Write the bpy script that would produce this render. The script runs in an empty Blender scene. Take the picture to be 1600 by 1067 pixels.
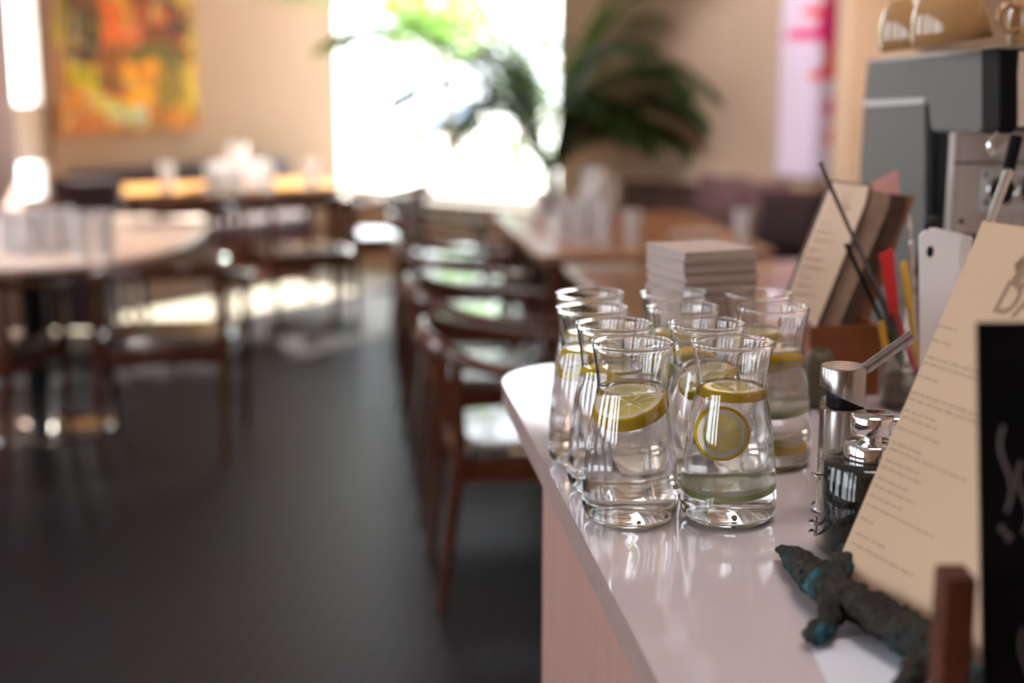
import bpy, math, random
from math import sin, cos, pi, radians, atan, tan
from mathutils import Vector, Matrix, noise

random.seed(7)
S = bpy.context.scene
COL = S.collection

# ------------------------------------------------------------------ camera, world, sun, lamps
FPX = 2222.2
PITCH = atan(445.5 / FPX)
HC = 1.47
cam_d = bpy.data.cameras.new('camera')
cam = bpy.data.objects.new('camera', cam_d)
COL.objects.link(cam)
cam.location = (0, 0, HC)
cam.rotation_euler = (pi / 2 - PITCH, 0, 0)
cam_d.sensor_width = 36
cam_d.lens = 50
cam_d.clip_start = 0.05
cam_d.clip_end = 200
cam_d.dof.use_dof = True
cam_d.dof.focus_distance = 1.47
cam_d.dof.aperture_fstop = 2.15
S.camera = cam

S.view_settings.view_transform = 'Standard'
S.view_settings.look = 'None'
S.view_settings.gamma = 1
S.view_settings.use_curve_mapping = False
S.view_settings.exposure = 0.12

cy = S.cycles
cy.use_denoising = True
try:
    cy.denoiser = 'OPENIMAGEDENOISE'
except Exception:
    pass
cy.max_bounces = 56
cy.diffuse_bounces = 4
cy.glossy_bounces = 8
cy.transmission_bounces = 56
cy.transparent_max_bounces = 24
cy.caustics_reflective = True
cy.caustics_refractive = True
cy.blur_glossy = 0.6
cy.sample_clamp_indirect = 10.0

world = bpy.data.worlds.new('sky')
S.world = world
world.use_nodes = True
bg = world.node_tree.nodes['Background']
bg.inputs[0].default_value = (0.86, 0.93, 1.0, 1)
bg.inputs[1].default_value = 8.0


def light(kind, name, loc, direction, energy, color, **kw):
    d = bpy.data.lights.new(name, kind)
    d.energy = energy
    d.color = color
    for k, v in kw.items():
        setattr(d, k, v)
    o = bpy.data.objects.new(name, d)
    COL.objects.link(o)
    o.location = loc
    o.rotation_euler = Vector(direction).to_track_quat('-Z', 'Y').to_euler()
    return o


light('SUN', 'sun', (3, 12, 6), (-0.5, -0.87, -0.62), 42.0, (1.0, 0.93, 0.80), angle=radians(0.6))
WARM = (1.0, 0.70, 0.42)
SPOTS = [((-1.35, 8.35, 3.1), (-0.55, 0.55, -1.0), 36, 95, WARM), ((-0.75, 8.9, 3.1), (-0.65, 0.35, -1.0), 16, 95, WARM),
         ((0.1, 3.6, 3.1), (0, 0, -1), 30, 90, WARM), ((0.75, 6.0, 3.1), (0, 0.1, -1), 120, 80, (1.0, 0.82, 0.68)),  # second spot is added fill over the right-hand tables
         ((-1.95, 5.7, 3.1), (0, 0, -1), 170, 50, (1.0, 0.86, 0.76)), ((1.35, 5.6, 3.1), (0.3, 2.45, -1.7), 330, 34, (1.0, 0.92, 0.96)), ((1.2, 5.2, 3.1), (0.45, 1.5, -1.2), 50, 60, WARM)]  # added fill spots for the pale table, flower picture and peach column
for i, (p, d, e, a, c) in enumerate(SPOTS):
    light('SPOT', 'ceiling_and_fill_spot', p, d, e, c, spot_size=radians(a), spot_blend=0.6, shadow_soft_size=0.05)
light('AREA', 'counter_fill_disc', (0.65, 1.7, 3.15), (0, 0, -1), 26, (1.0, 0.88, 0.80), shape='DISK', size=0.9)  # unseen disc added to push light into the carafes and lemon slices


# ------------------------------------------------------------------ helpers
def ray(x, y):
    r = (x - 800) / FPX
    d = (y - 533.5) / FPX
    return Vector((r, cos(PITCH) - d * sin(PITCH), -(sin(PITCH) + d * cos(PITCH))))


def atz(x, y, z):
    v = ray(x, y)
    return Vector((0, 0, HC)) + v * ((z - HC) / v.z)


def aty(x, y, Y):
    v = ray(x, y)
    return Vector((0, 0, HC)) + v * (Y / v.y)


def atplane(x, y, p0, n):
    v = ray(x, y)
    c = Vector((0, 0, HC))
    return c + v * ((p0 - c).dot(n) / v.dot(n))


class MB:
    """collects shapes; build() links them as one mesh object"""

    def __init__(self):
        self.v = []
        self.f = []
        self.m = []
        self.s = []

    def add(self, vs, fs, mi=0, smooth=False, M=None):
        o = len(self.v)
        for p in vs:
            p = Vector(p)
            self.v.append(tuple(M @ p) if M is not None else tuple(p))
        for f in fs:
            self.f.append([o + i for i in f])
            self.m.append(mi)
            self.s.append(smooth)
        return self

    def box(self, lo, hi, mi=0, M=None):
        x0, y0, z0 = lo
        x1, y1, z1 = hi
        vs = [(x0, y0, z0), (x1, y0, z0), (x1, y1, z0), (x0, y1, z0), (x0, y0, z1), (x1, y0, z1), (x1, y1, z1), (x0, y1, z1)]
        fs = [(0, 3, 2, 1), (4, 5, 6, 7), (0, 1, 5, 4), (1, 2, 6, 5), (2, 3, 7, 6), (3, 0, 4, 7)]
        return self.add(vs, fs, mi, False, M)

    def rbox(self, lo, hi, r, mi=0, M=None, seg=3, rz=None):
        """box with rounded vertical corners (r) and softened top / bottom (rz)"""
        x0, y0, z0 = lo
        x1, y1, z1 = hi
        rz = r if rz is None else rz
        rz = min(rz, (z1 - z0) / 2 * 0.98)
        secs = []
        n = 4
        prof = [(rz * (1 - cos(pi / 2 * k / n)), z0 + rz * (1 - sin(pi / 2 * k / n))) for k in range(n + 1)]
        prof = [(rz * (1 - sin(pi / 2 * k / n)), z0 + rz * (1 - cos(pi / 2 * k / n))) for k in range(n + 1)]
        prof2 = [(p[0], z1 - (p[1] - z0)) for p in reversed(prof)]
        for ins, z in prof + prof2:
            ring = []
            rr = max(r - ins, 0.0004)
            for cx, cy_, a0 in ((x1 - r, y1 - r, 0), (x0 + r, y1 - r, pi / 2), (x0 + r, y0 + r, pi), (x1 - r, y0 + r, 1.5 * pi)):
                for k in range(seg + 1):
                    a = a0 + pi / 2 * k / seg
                    ring.append((cx + rr * cos(a), cy_ + rr * sin(a), z))
            secs.append(ring)
        return self.loft(secs, mi, True, M, cap=True)

    def loft(self, secs, mi=0, smooth=True, M=None, cap=True, closed=True):
        n = len(secs[0])
        vs = [p for s in secs for p in s]
        fs = []
        for i in range(len(secs) - 1):
            for j in range(n if closed else n - 1):
                a, b = i * n + j, i * n + (j + 1) % n
                fs.append((a, b, b + n, a + n))
        self.add(vs, fs, mi, smooth, M)
        if cap:
            k = len(secs) - 1
            self.add(secs[0], [tuple(reversed(range(n)))], mi, False, M)
            self.add(secs[k], [tuple(range(n))], mi, False, M)
        return self

    def lathe(self, prof, n=32, mi=0, M=None, smooth=True, mis=None):
        """profile of (r, z) from bottom axis outwards; r = 0 closes"""
        idx = []
        vs = []
        for r, z in prof:
            if r < 1e-6:
                idx.append([len(vs)] * n)
                vs.append((0, 0, z))
            else:
                idx.append(list(range(len(vs), len(vs) + n)))
                for k in range(n):
                    a = 2 * pi * k / n
                    vs.append((r * cos(a), r * sin(a), z))
        o = len(self.v)
        for p in vs:
            p = Vector(p)
            self.v.append(tuple(M @ p) if M is not None else tuple(p))
        for i in range(len(prof) - 1):
            for j in range(n):
                a, b = idx[i][j], idx[i][(j + 1) % n]
                c, d = idx[i + 1][(j + 1) % n], idx[i + 1][j]
                f = []
                for q in (a, b, c, d):
                    if q not in f:
                        f.append(q)
                if len(f) >= 3:
                    self.f.append([o + q for q in f])
                    self.m.append(mis[i] if mis else mi)
                    self.s.append(smooth)
        return self

    def tube(self, pts, rad, n=10, mi=0, M=None, cap=True, flat=None):
        """round (or flattened: flat=(wx, wz) factors) tube through points"""
        pts = [Vector(p) for p in pts]
        if not isinstance(rad, (list, tuple)):
            rad = [rad] * len(pts)
        secs = []
        up = Vector((0, 0, 1))
        prev = None
        for i, p in enumerate(pts):
            t = (pts[min(i + 1, len(pts) - 1)] - pts[max(i - 1, 0)]).normalized()
            if prev is None:
                u = t.cross(up)
                if u.length < 1e-3:
                    u = Vector((1, 0, 0))
                u.normalize()
            else:
                u = prev - t * prev.dot(t)
                u.normalize()
            prev = u
            w = u.cross(t).normalized()
            r = rad[i]
            ru, rw = (r if not isinstance(r, tuple) else r[0]), (r if not isinstance(r, tuple) else r[1])
            secs.append([tuple(p + u * (ru * cos(2 * pi * k / n)) + w * (rw * sin(2 * pi * k / n))) for k in range(n)])
        return self.loft(secs, mi, True, M, cap)

    def prism(self, poly, z0, z1, mi=0, M=None, smooth=False, smi=None):
        n = len(poly)
        a = sum(poly[i][0] * poly[(i + 1) % n][1] - poly[(i + 1) % n][0] * poly[i][1] for i in range(n))
        if a < 0:
            poly = list(reversed(poly))
        vs = [(p[0], p[1], z0) for p in poly] + [(p[0], p[1], z1) for p in poly]
        fs = [tuple(reversed(range(n))), tuple(range(n, 2 * n))]
        self.add(vs, fs, mi, False, M)
        self.add(vs, [(i, (i + 1) % n, n + (i + 1) % n, n + i) for i in range(n)], mi if smi is None else smi, smooth, M)
        return self

    def build(self, name, mats, parent=None, loc=None, rot=None):
        me = bpy.data.meshes.new(name)
        me.from_pydata(self.v, [], self.f)
        if not isinstance(mats, (list, tuple)):
            mats = [mats]
        for m in mats:
            me.materials.append(m)
        me.polygons.foreach_set('material_index', self.m)
        me.polygons.foreach_set('use_smooth', self.s)
        me.update()
        o = bpy.data.objects.new(name, me)
        COL.objects.link(o)
        if parent is not None:
            o.parent = parent
        if loc is not None:
            o.location = loc
        if rot is not None:
            o.rotation_euler = rot
        return o


def tag(o, label=None, cat=None, group=None, kind=None):
    if label:
        o['label'] = label
    if cat:
        o['category'] = cat
    if group:
        o['group'] = group
    if kind:
        o['kind'] = kind
    return o


def thing(name, label, cat, loc=(0, 0, 0), rz=0.0, group=None):
    o = bpy.data.objects.new(name, None)
    COL.objects.link(o)
    o.location = loc
    o.rotation_euler = (0, 0, rz)
    o.empty_display_size = 0.05
    return tag(o, label, cat, group)


def copy_tree(root, loc, rz=None, label=None, group=None, rot=None):
    kids = {}
    for q in COL.objects:
        if q.parent is not None:
            kids.setdefault(q.parent.name, []).append(q)

    def rec(o, parent):
        c = o.copy()
        COL.objects.link(c)
        if parent is not None:
            c.parent = parent
        for q in kids.get(o.name, []):
            rec(q, c)
        return c
    c = rec(root, None)
    c.location = loc
    if rz is not None:
        c.rotation_euler = (0, 0, rz)
    if rot is not None:
        c.rotation_euler = rot
    if label:
        c['label'] = label
    if group:
        c['group'] = group
    return c


def bevel(o, w, seg=2, angle=35):
    m = o.modifiers.new('bevel', 'BEVEL')
    m.width = w
    m.segments = seg
    m.limit_method = 'ANGLE'
    m.angle_limit = radians(angle)
    return o


def crspline(pts, n):
    """Catmull-Rom through points (tuples of any length)"""
    out = []
    P = [pts[0]] + list(pts) + [pts[-1]]
    for i in range(1, len(P) - 2):
        for k in range(n):
            t = k / n
            q = []
            for a, b, c, d in zip(P[i - 1], P[i], P[i + 1], P[i + 2]):
                q.append(0.5 * (2 * b + (c - a) * t + (2 * a - 5 * b + 4 * c - d) * t * t + (3 * b - a - 3 * c + d) * t ** 3))
            out.append(tuple(q))
    out.append(tuple(pts[-1]))
    return out


# ------------------------------------------------------------------ materials
def nmat(name):
    m = bpy.data.materials.new(name)
    m.use_nodes = True
    nt = m.node_tree
    return m, nt, nt.nodes['Principled BSDF'], nt.nodes['Material Output']


def N(nt, typ, **kw):
    n = nt.nodes.new(typ)
    for k, v in kw.items():
        setattr(n, k, v)
    return n


def pbr(name, c, rough=0.5, metal=0.0, var=0.0, vscale=8.0, coat=0.0, bump=0.0, bscale=60.0, spec=None, c2=None, stretch=None, trans=0.0, ior=None, sss=0.0):
    m, nt, b, out = nmat(name)
    b.inputs['Base Color'].default_value = (*c, 1)
    b.inputs['Roughness'].default_value = rough
    b.inputs['Metallic'].default_value = metal
    if spec is not None:
        b.inputs['Specular IOR Level'].default_value = spec
    if coat:
        b.inputs['Coat Weight'].default_value = coat
        b.inputs['Coat Roughness'].default_value = 0.05
    if trans:
        b.inputs['Transmission Weight'].default_value = trans
    if ior:
        b.inputs['IOR'].default_value = ior
    if sss:
        b.inputs['Subsurface Weight'].default_value = sss
        b.inputs['Subsurface Radius'].default_value = (0.01, 0.01, 0.006)
    L = nt.links
    tc = None
    if var or c2 or bump:
        tc = N(nt, 'ShaderNodeTexCoord')
        src = tc.outputs['Object']
        if stretch:
            mp = N(nt, 'ShaderNodeMapping')
            mp.inputs['Scale'].default_value = stretch
            L.new(src, mp.inputs['Vector'])
            src = mp.outputs[0]
    if var or c2:
        ns = N(nt, 'ShaderNodeTexNoise')
        ns.inputs['Scale'].default_value = vscale
        ns.inputs['Detail'].default_value = 5
        L.new(src, ns.inputs['Vector'])
        rp = N(nt, 'ShaderNodeValToRGB')
        rp.color_ramp.elements[0].position = 0.35
        rp.color_ramp.elements[1].position = 0.65
        a = c2 if c2 else tuple(x * (1 - var) for x in c)
        d = c if c2 else tuple(min(1, x * (1 + var)) for x in c)
        rp.color_ramp.elements[0].color = (*a, 1)
        rp.color_ramp.elements[1].color = (*d, 1)
        L.new(ns.outputs['Fac'], rp.inputs[0])
        L.new(rp.outputs[0], b.inputs['Base Color'])
    if bump:
        n2 = N(nt, 'ShaderNodeTexNoise')
        n2.inputs['Scale'].default_value = bscale
        n2.inputs['Detail'].default_value = 4
        L.new(src, n2.inputs['Vector'])
        bp = N(nt, 'ShaderNodeBump')
        bp.inputs['Strength'].default_value = bump
        bp.inputs['Distance'].default_value = 0.01
        L.new(n2.outputs['Fac'], bp.inputs['Height'])
        L.new(bp.outputs[0], b.inputs['Normal'])
    return m


def glass(name, c=(1, 1, 1), ior=1.5, rough=0.0):
    m, nt, b, out = nmat(name)
    nt.nodes.remove(b)
    g = N(nt, 'ShaderNodeBsdfGlass')
    g.inputs['Color'].default_value = (*c, 1)
    g.inputs['IOR'].default_value = ior
    g.inputs['Roughness'].default_value = rough
    nt.links.new(g.outputs[0], out.inputs[0])
    return m


def thin_glass(name, refl=0.08, tint=(1, 1, 1)):
    m, nt, b, out = nmat(name)
    nt.nodes.remove(b)
    t = N(nt, 'ShaderNodeBsdfTransparent')
    t.inputs[0].default_value = (*tint, 1)
    g = N(nt, 'ShaderNodeBsdfGlossy')
    g.inputs['Roughness'].default_value = 0.02
    lw = N(nt, 'ShaderNodeLayerWeight')
    lw.inputs['Blend'].default_value = 0.5
    pw = N(nt, 'ShaderNodeMath', operation='POWER')
    pw.inputs[1].default_value = 5.0
    nt.links.new(lw.outputs['Facing'], pw.inputs[0])
    fr = N(nt, 'ShaderNodeMath', operation='MULTIPLY_ADD')
    fr.inputs[1].default_value = 0.90
    fr.inputs[2].default_value = 0.04
    nt.links.new(pw.outputs[0], fr.inputs[0])
    mx = N(nt, 'ShaderNodeMixShader')
    nt.links.new(fr.outputs[0], mx.inputs[0])
    nt.links.new(t.outputs[0], mx.inputs[1])
    nt.links.new(g.outputs[0], mx.inputs[2])
    nt.links.new(mx.outputs[0], out.inputs[0])
    return m


def leafmat(name, c, ct, f=0.5, rough=0.4):
    m, nt, b, out = nmat(name)
    b.inputs['Base Color'].default_value = (*c, 1)
    b.inputs['Roughness'].default_value = rough
    t = N(nt, 'ShaderNodeBsdfTranslucent')
    t.inputs[0].default_value = (*ct, 1)
    mx = N(nt, 'ShaderNodeMixShader')
    mx.inputs[0].default_value = f
    nt.links.new(b.outputs[0], mx.inputs[1])
    nt.links.new(t.outputs[0], mx.inputs[2])
    nt.links.new(mx.outputs[0], out.inputs[0])
    return m


def colattr_mat(name, rough=0.5):
    m, nt, b, out = nmat(name)
    a = N(nt, 'ShaderNodeVertexColor')
    a.layer_name = 'paint'
    nt.links.new(a.outputs[0], b.inputs['Base Color'])
    b.inputs['Roughness'].default_value = rough
    return m


def wood(name, c1, c2, rough=0.3, scale=6, stretch=(1, 8, 8), coat=0.2):
    return pbr(name, c2, rough, c2=c1, vscale=scale, stretch=stretch, coat=coat)


M_wall_tan = pbr('wall_tan_paint', (0.34, 0.22, 0.135), 0.85, var=0.03, vscale=2)
M_wall_brown = pbr('wall_beige_paint', (0.50, 0.37, 0.27), 0.85, var=0.03, vscale=2)
M_wall_mauve = pbr('wall_mauve_paint', (0.46, 0.30, 0.26), 0.85, var=0.03)
M_wall_peach = pbr('wall_peach_paint', (0.90, 0.66, 0.48), 0.8)
M_ceil = pbr('ceiling_paint', (0.78, 0.70, 0.67), 0.9)
M_white = pbr('white_paint', (0.80, 0.77, 0.72), 0.6)
M_stone = pbr('pale_stone_floor', (0.33, 0.31, 0.26), 0.45, var=0.08, vscale=5)
M_wood_red = wood('dark_red_wood', (0.060, 0.014, 0.006), (0.10, 0.028, 0.012), 0.22)
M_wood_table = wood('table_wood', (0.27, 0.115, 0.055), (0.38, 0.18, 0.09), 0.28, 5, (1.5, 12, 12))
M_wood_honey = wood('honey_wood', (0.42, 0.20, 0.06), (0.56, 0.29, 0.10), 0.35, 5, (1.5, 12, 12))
M_wood_box = wood('orange_brown_wood', (0.20, 0.055, 0.015), (0.30, 0.09, 0.03), 0.4)
M_wood_dark = pbr('dark_rack_wood', (0.085, 0.022, 0.007), 0.6, c2=(0.06, 0.014, 0.005), vscale=6, stretch=(1, 8, 8), spec=0.15)
M_board = wood('walnut_board', (0.045, 0.020, 0.011), (0.08, 0.036, 0.02), 0.45)
M_board_grey = wood('grey_brown_board', (0.28, 0.19, 0.14), (0.36, 0.25, 0.19), 0.5)
M_leather = pbr('dark_seat_leather', (0.045, 0.032, 0.028), 0.17, var=0.1, vscale=20, coat=0.3)
M_leather_tan = pbr('tan_seat_leather', (0.13, 0.065, 0.025), 0.3, var=0.1, vscale=20)
M_laminate = pbr('pale_tabletop', (0.80, 0.65, 0.57), 0.25, var=0.04, vscale=12)
M_black = pbr('black_metal', (0.010, 0.010, 0.011), 0.4, spec=0.3)
M_blackplastic = pbr('black_plastic', (0.004, 0.004, 0.005), 0.45, spec=0.08)
M_chrome = pbr('polished_chrome', (0.80, 0.80, 0.80), 0.07, 1.0)
M_steel = pbr('brushed_steel', (0.40, 0.37, 0.36), 0.24, 1.0, var=0.08, vscale=4, stretch=(40, 40, 1))
M_steel_panel = pbr('stainless_panel', (0.50, 0.46, 0.45), 0.36, 0.4, var=0.2, vscale=3, stretch=(12, 12, 0.5))
M_grey_panel = pbr('grey_enamel', (0.10, 0.107, 0.103), 0.38)
M_grey_trim = pbr('light_grey_trim', (0.55, 0.54, 0.52), 0.4)
M_cushion = pbr('mauve_velvet', (0.16, 0.085, 0.09), 0.8, var=0.15, vscale=10)
M_cushion_dark = pbr('aubergine_fabric', (0.035, 0.018, 0.024), 0.85, var=0.2, vscale=10)
M_paper = pbr('cream_paper', (0.49, 0.335, 0.22), 0.75, var=0.02, vscale=3)
M_paper2 = pbr('ivory_paper', (0.84, 0.69, 0.56), 0.75)
M_pink = pbr('pink_paper', (0.78, 0.38, 0.37), 0.7)
M_ink = pbr('brown_ink', (0.27, 0.165, 0.105), 0.8)
M_ink_light = pbr('grey_print', (0.37, 0.255, 0.17), 0.8)
M_ink_faint = pbr('faint_print', (0.66, 0.52, 0.41), 0.8)
M_dark_steel = pbr('dark_steel', (0.16, 0.15, 0.15), 0.25, 1.0)
M_napkin = pbr('white_paper_napkin', (0.46, 0.37, 0.33), 0.9)
M_cup = pbr('tan_ceramic', (0.33, 0.18, 0.075), 0.12, var=0.06, vscale=8, coat=0.5)
M_glass = glass('clear_glass', (1.0, 1.0, 1.0), 1.5)
M_water = glass('water', (1.0, 1.0, 1.0), 1.33)
M_pane = thin_glass('window_glass')
M_jarglass = thin_glass('thin_jar_glass', tint=(0.9, 0.9, 0.88))
M_red = pbr('red_plastic', (0.62, 0.015, 0.02), 0.3)
M_yellow = pbr('yellow_plastic', (0.75, 0.42, 0.02), 0.4)
M_whitep = pbr('white_plastic', (0.90, 0.87, 0.87), 0.35)
M_beans = pbr('dark_contents', (0.008, 0.008, 0.009), 0.8, spec=0.15, var=0.5, vscale=120, bump=0.8, bscale=140)
M_beads = pbr('mixed_beads', (0.16, 0.08, 0.035), 0.35, c2=(0.02, 0.014, 0.01), vscale=60)
M_olive = pbr('olive_ceramic', (0.12, 0.10, 0.065), 0.5)
M_brownglass = pbr('brown_glass', (0.05, 0.02, 0.01), 0.08)
M_rind = pbr('lemon_rind', (0.97, 0.66, 0.02), 0.4, trans=0.4, ior=1.04)
M_cuc = pbr('cucumber_skin', (0.58, 0.75, 0.28), 0.4, trans=0.45, ior=1.04)
M_cucf = pbr('cucumber_flesh', (0.95, 0.97, 0.88), 0.4, trans=0.75, ior=1.04)
M_seed = pbr('lemon_seed', (0.30, 0.14, 0.04), 0.5)
M_bluepaper = pbr('pale_blue_paper', (0.66, 0.70, 0.80), 0.4)
M_palm = leafmat('palm_leaf', (0.026, 0.045, 0.018), (0.14, 0.27, 0.03), 0.36, 0.4)
M_lime = leafmat('sunlit_leaf', (0.14, 0.27, 0.03), (0.42, 0.75, 0.05), 0.6)
M_shrub = leafmat('shrub_leaf', (0.10, 0.17, 0.06), (0.22, 0.36, 0.10), 0.45)
M_bark = pbr('bark', (0.16, 0.11, 0.07), 0.9, var=0.3)
M_terra = pbr('dark_planter', (0.06, 0.045, 0.035), 0.6)
M_patio = pbr('pale_patio', (0.42, 0.42, 0.41), 0.8, var=0.04)
M_lawn = pbr('lawn', (0.22, 0.40, 0.05), 0.9, var=0.2, vscale=20)
M_bluewall = pbr('pale_blue_render', (0.42, 0.50, 0.62), 0.8)


def pressed_glass():
    m, nt, b, out = nmat('pressed_glass')
    b.inputs['Base Color'].default_value = (0.95, 0.95, 0.97, 1)
    b.inputs['Roughness'].default_value = 0.12
    b.inputs['Transmission Weight'].default_value = 0.58
    b.inputs['IOR'].default_value = 1.5
    return m


M_tumbler = pressed_glass()


def counter_mat():
    m, nt, b, out = nmat('white_quartz')
    tc = N(nt, 'ShaderNodeTexCoord')
    ns = N(nt, 'ShaderNodeTexNoise')
    ns.inputs['Scale'].default_value = 420
    rp = N(nt, 'ShaderNodeValToRGB')
    rp.color_ramp.elements[0].position = 0.3
    rp.color_ramp.elements[1].position = 0.5
    rp.color_ramp.elements[0].color = (0.50, 0.435, 0.465, 1)
    rp.color_ramp.elements[1].color = (0.55, 0.485, 0.515, 1)
    nt.links.new(tc.outputs['Object'], ns.inputs['Vector'])
    nt.links.new(ns.outputs['Fac'], rp.inputs[0])
    nt.links.new(rp.outputs[0], b.inputs['Base Color'])
    b.inputs['Roughness'].default_value = 0.07
    b.inputs['Specular IOR Level'].default_value = 0.75
    return m


M_counter = counter_mat()
M_edge = pbr('worktop_edge_reflection', (0.36, 0.25, 0.225), 0.35, var=0.05, vscale=60)  # same stone as the top; dark carpet reflection put into its colour
M_counter_front = pbr('pink_beige_fluted_panel', (0.39, 0.22, 0.18), 0.55, var=0.05, vscale=4, stretch=(30, 30, 1))


def carpet_mat():
    m, nt, b, out = nmat('dark_dotted_carpet')
    L = nt.links
    tc = N(nt, 'ShaderNodeTexCoord')
    mp = N(nt, 'ShaderNodeMapping')
    mp.inputs['Rotation'].default_value = (0, 0, radians(7))
    mp.inputs['Scale'].default_value = (1 / 0.05, 1 / 0.05, 1)
    L.new(tc.outputs['Object'], mp.inputs['Vector'])
    fr = N(nt, 'ShaderNodeVectorMath', operation='FRACTION')
    L.new(mp.outputs[0], fr.inputs[0])
    sb = N(nt, 'ShaderNodeVectorMath', operation='SUBTRACT')
    sb.inputs[1].default_value = (0.5, 0.5, 0)
    L.new(fr.outputs[0], sb.inputs[0])
    ml = N(nt, 'ShaderNodeVectorMath', operation='MULTIPLY')
    ml.inputs[1].default_value = (1, 1, 0)
    L.new(sb.outputs[0], ml.inputs[0])
    ln = N(nt, 'ShaderNodeVectorMath', operation='LENGTH')
    L.new(ml.outputs[0], ln.inputs[0])
    lt = N(nt, 'ShaderNodeMath', operation='LESS_THAN')
    lt.inputs[1].default_value = 0.13
    L.new(ln.outputs['Value'], lt.inputs[0])
    ns = N(nt, 'ShaderNodeTexNoise')
    ns.inputs['Scale'].default_value = 3.0
    L.new(tc.outputs['Object'], ns.inputs['Vector'])
    rp = N(nt, 'ShaderNodeValToRGB')
    rp.color_ramp.elements[0].position = 0.4
    rp.color_ramp.elements[1].position = 0.6
    rp.color_ramp.elements[0].color = (0.06, 0.05, 0.02, 1)
    rp.color_ramp.elements[1].color = (0.07, 0.02, 0.016, 1)
    L.new(ns.outputs['Fac'], rp.inputs[0])
    mx = N(nt, 'ShaderNodeMix', data_type='RGBA')
    L.new(lt.outputs[0], mx.inputs['Factor'])
    mx.inputs['A'].default_value = (0.006, 0.0057, 0.0085, 1)
    L.new(rp.outputs[0], mx.inputs['B'])
    L.new(mx.outputs['Result'], b.inputs['Base Color'])
    b.inputs['Roughness'].default_value = 0.45
    b.inputs['Specular IOR Level'].default_value = 0.17
    b.inputs['Specular Tint'].default_value = (0.78, 0.84, 1.0, 1)
    b.inputs['Sheen Weight'].default_value = 0.02
    b.inputs['Sheen Tint'].default_value = (0.8, 0.85, 1.0, 1)
    b.inputs['Sheen Roughness'].default_value = 0.5
    return m


M_carpet = carpet_mat()


def lemon_flesh():
    """pith ring, segments and membranes from the slice's own coordinates"""
    m, nt, b, out = nmat('lemon_flesh')
    L = nt.links
    tc = N(nt, 'ShaderNodeTexCoord')
    sp = N(nt, 'ShaderNodeSeparateXYZ')
    L.new(tc.outputs['Object'], sp.inputs[0])
    at = N(nt, 'ShaderNodeMath', operation='ARCTAN2')
    L.new(sp.outputs[1], at.inputs[0])
    L.new(sp.outputs[0], at.inputs[1])
    mu = N(nt, 'ShaderNodeMath', operation='MULTIPLY')
    mu.inputs[1].default_value = 4.5
    L.new(at.outputs[0], mu.inputs[0])
    co = N(nt, 'ShaderNodeMath', operation='COSINE')
    L.new(mu.outputs[0], co.inputs[0])
    ab = N(nt, 'ShaderNodeMath', operation='ABSOLUTE')
    L.new(co.outputs[0], ab.inputs[0])
    seg = N(nt, 'ShaderNodeMapRange')
    seg.inputs[1].default_value = 0.06
    seg.inputs[2].default_value = 0.30
    L.new(ab.outputs[0], seg.inputs[0])
    ml = N(nt, 'ShaderNodeVectorMath', operation='MULTIPLY')
    ml.inputs[1].default_value = (1, 1, 0)
    L.new(tc.outputs['Object'], ml.inputs[0])
    ln = N(nt, 'ShaderNodeVectorMath', operation='LENGTH')
    L.new(ml.outputs[0], ln.inputs[0])
    pith = N(nt, 'ShaderNodeMapRange')
    pith.inputs[1].default_value = 0.0205
    pith.inputs[2].default_value = 0.0228
    pith.inputs[3].default_value = 1
    pith.inputs[4].default_value = 0
    L.new(ln.outputs['Value'], pith.inputs[0])
    core = N(nt, 'ShaderNodeMapRange')
    core.inputs[1].default_value = 0.002
    core.inputs[2].default_value = 0.004
    L.new(ln.outputs['Value'], core.inputs[0])
    m1 = N(nt, 'ShaderNodeMath', operation='MULTIPLY')
    L.new(seg.outputs[0], m1.inputs[0])
    L.new(pith.outputs[0], m1.inputs[1])
    m2 = N(nt, 'ShaderNodeMath', operation='MULTIPLY')
    L.new(m1.outputs[0], m2.inputs[0])
    L.new(core.outputs[0], m2.inputs[1])
    mx = N(nt, 'ShaderNodeMix', data_type='RGBA')
    L.new(m2.outputs[0], mx.inputs['Factor'])
    mx.inputs['A'].default_value = (0.97, 0.90, 0.76, 1)
    mx.inputs['B'].default_value = (0.98, 0.85, 0.27, 1)
    L.new(mx.outputs['Result'], b.inputs['Base Color'])
    b.inputs['Roughness'].default_value = 0.38
    b.inputs['IOR'].default_value = 1.04
    tw_ = N(nt, 'ShaderNodeMapRange')
    tw_.inputs[3].default_value = 0.05
    tw_.inputs[4].default_value = 0.66
    L.new(m2.outputs[0], tw_.inputs[0])
    L.new(tw_.outputs[0], b.inputs['Transmission Weight'])
    return m


M_flesh = lemon_flesh()


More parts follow.
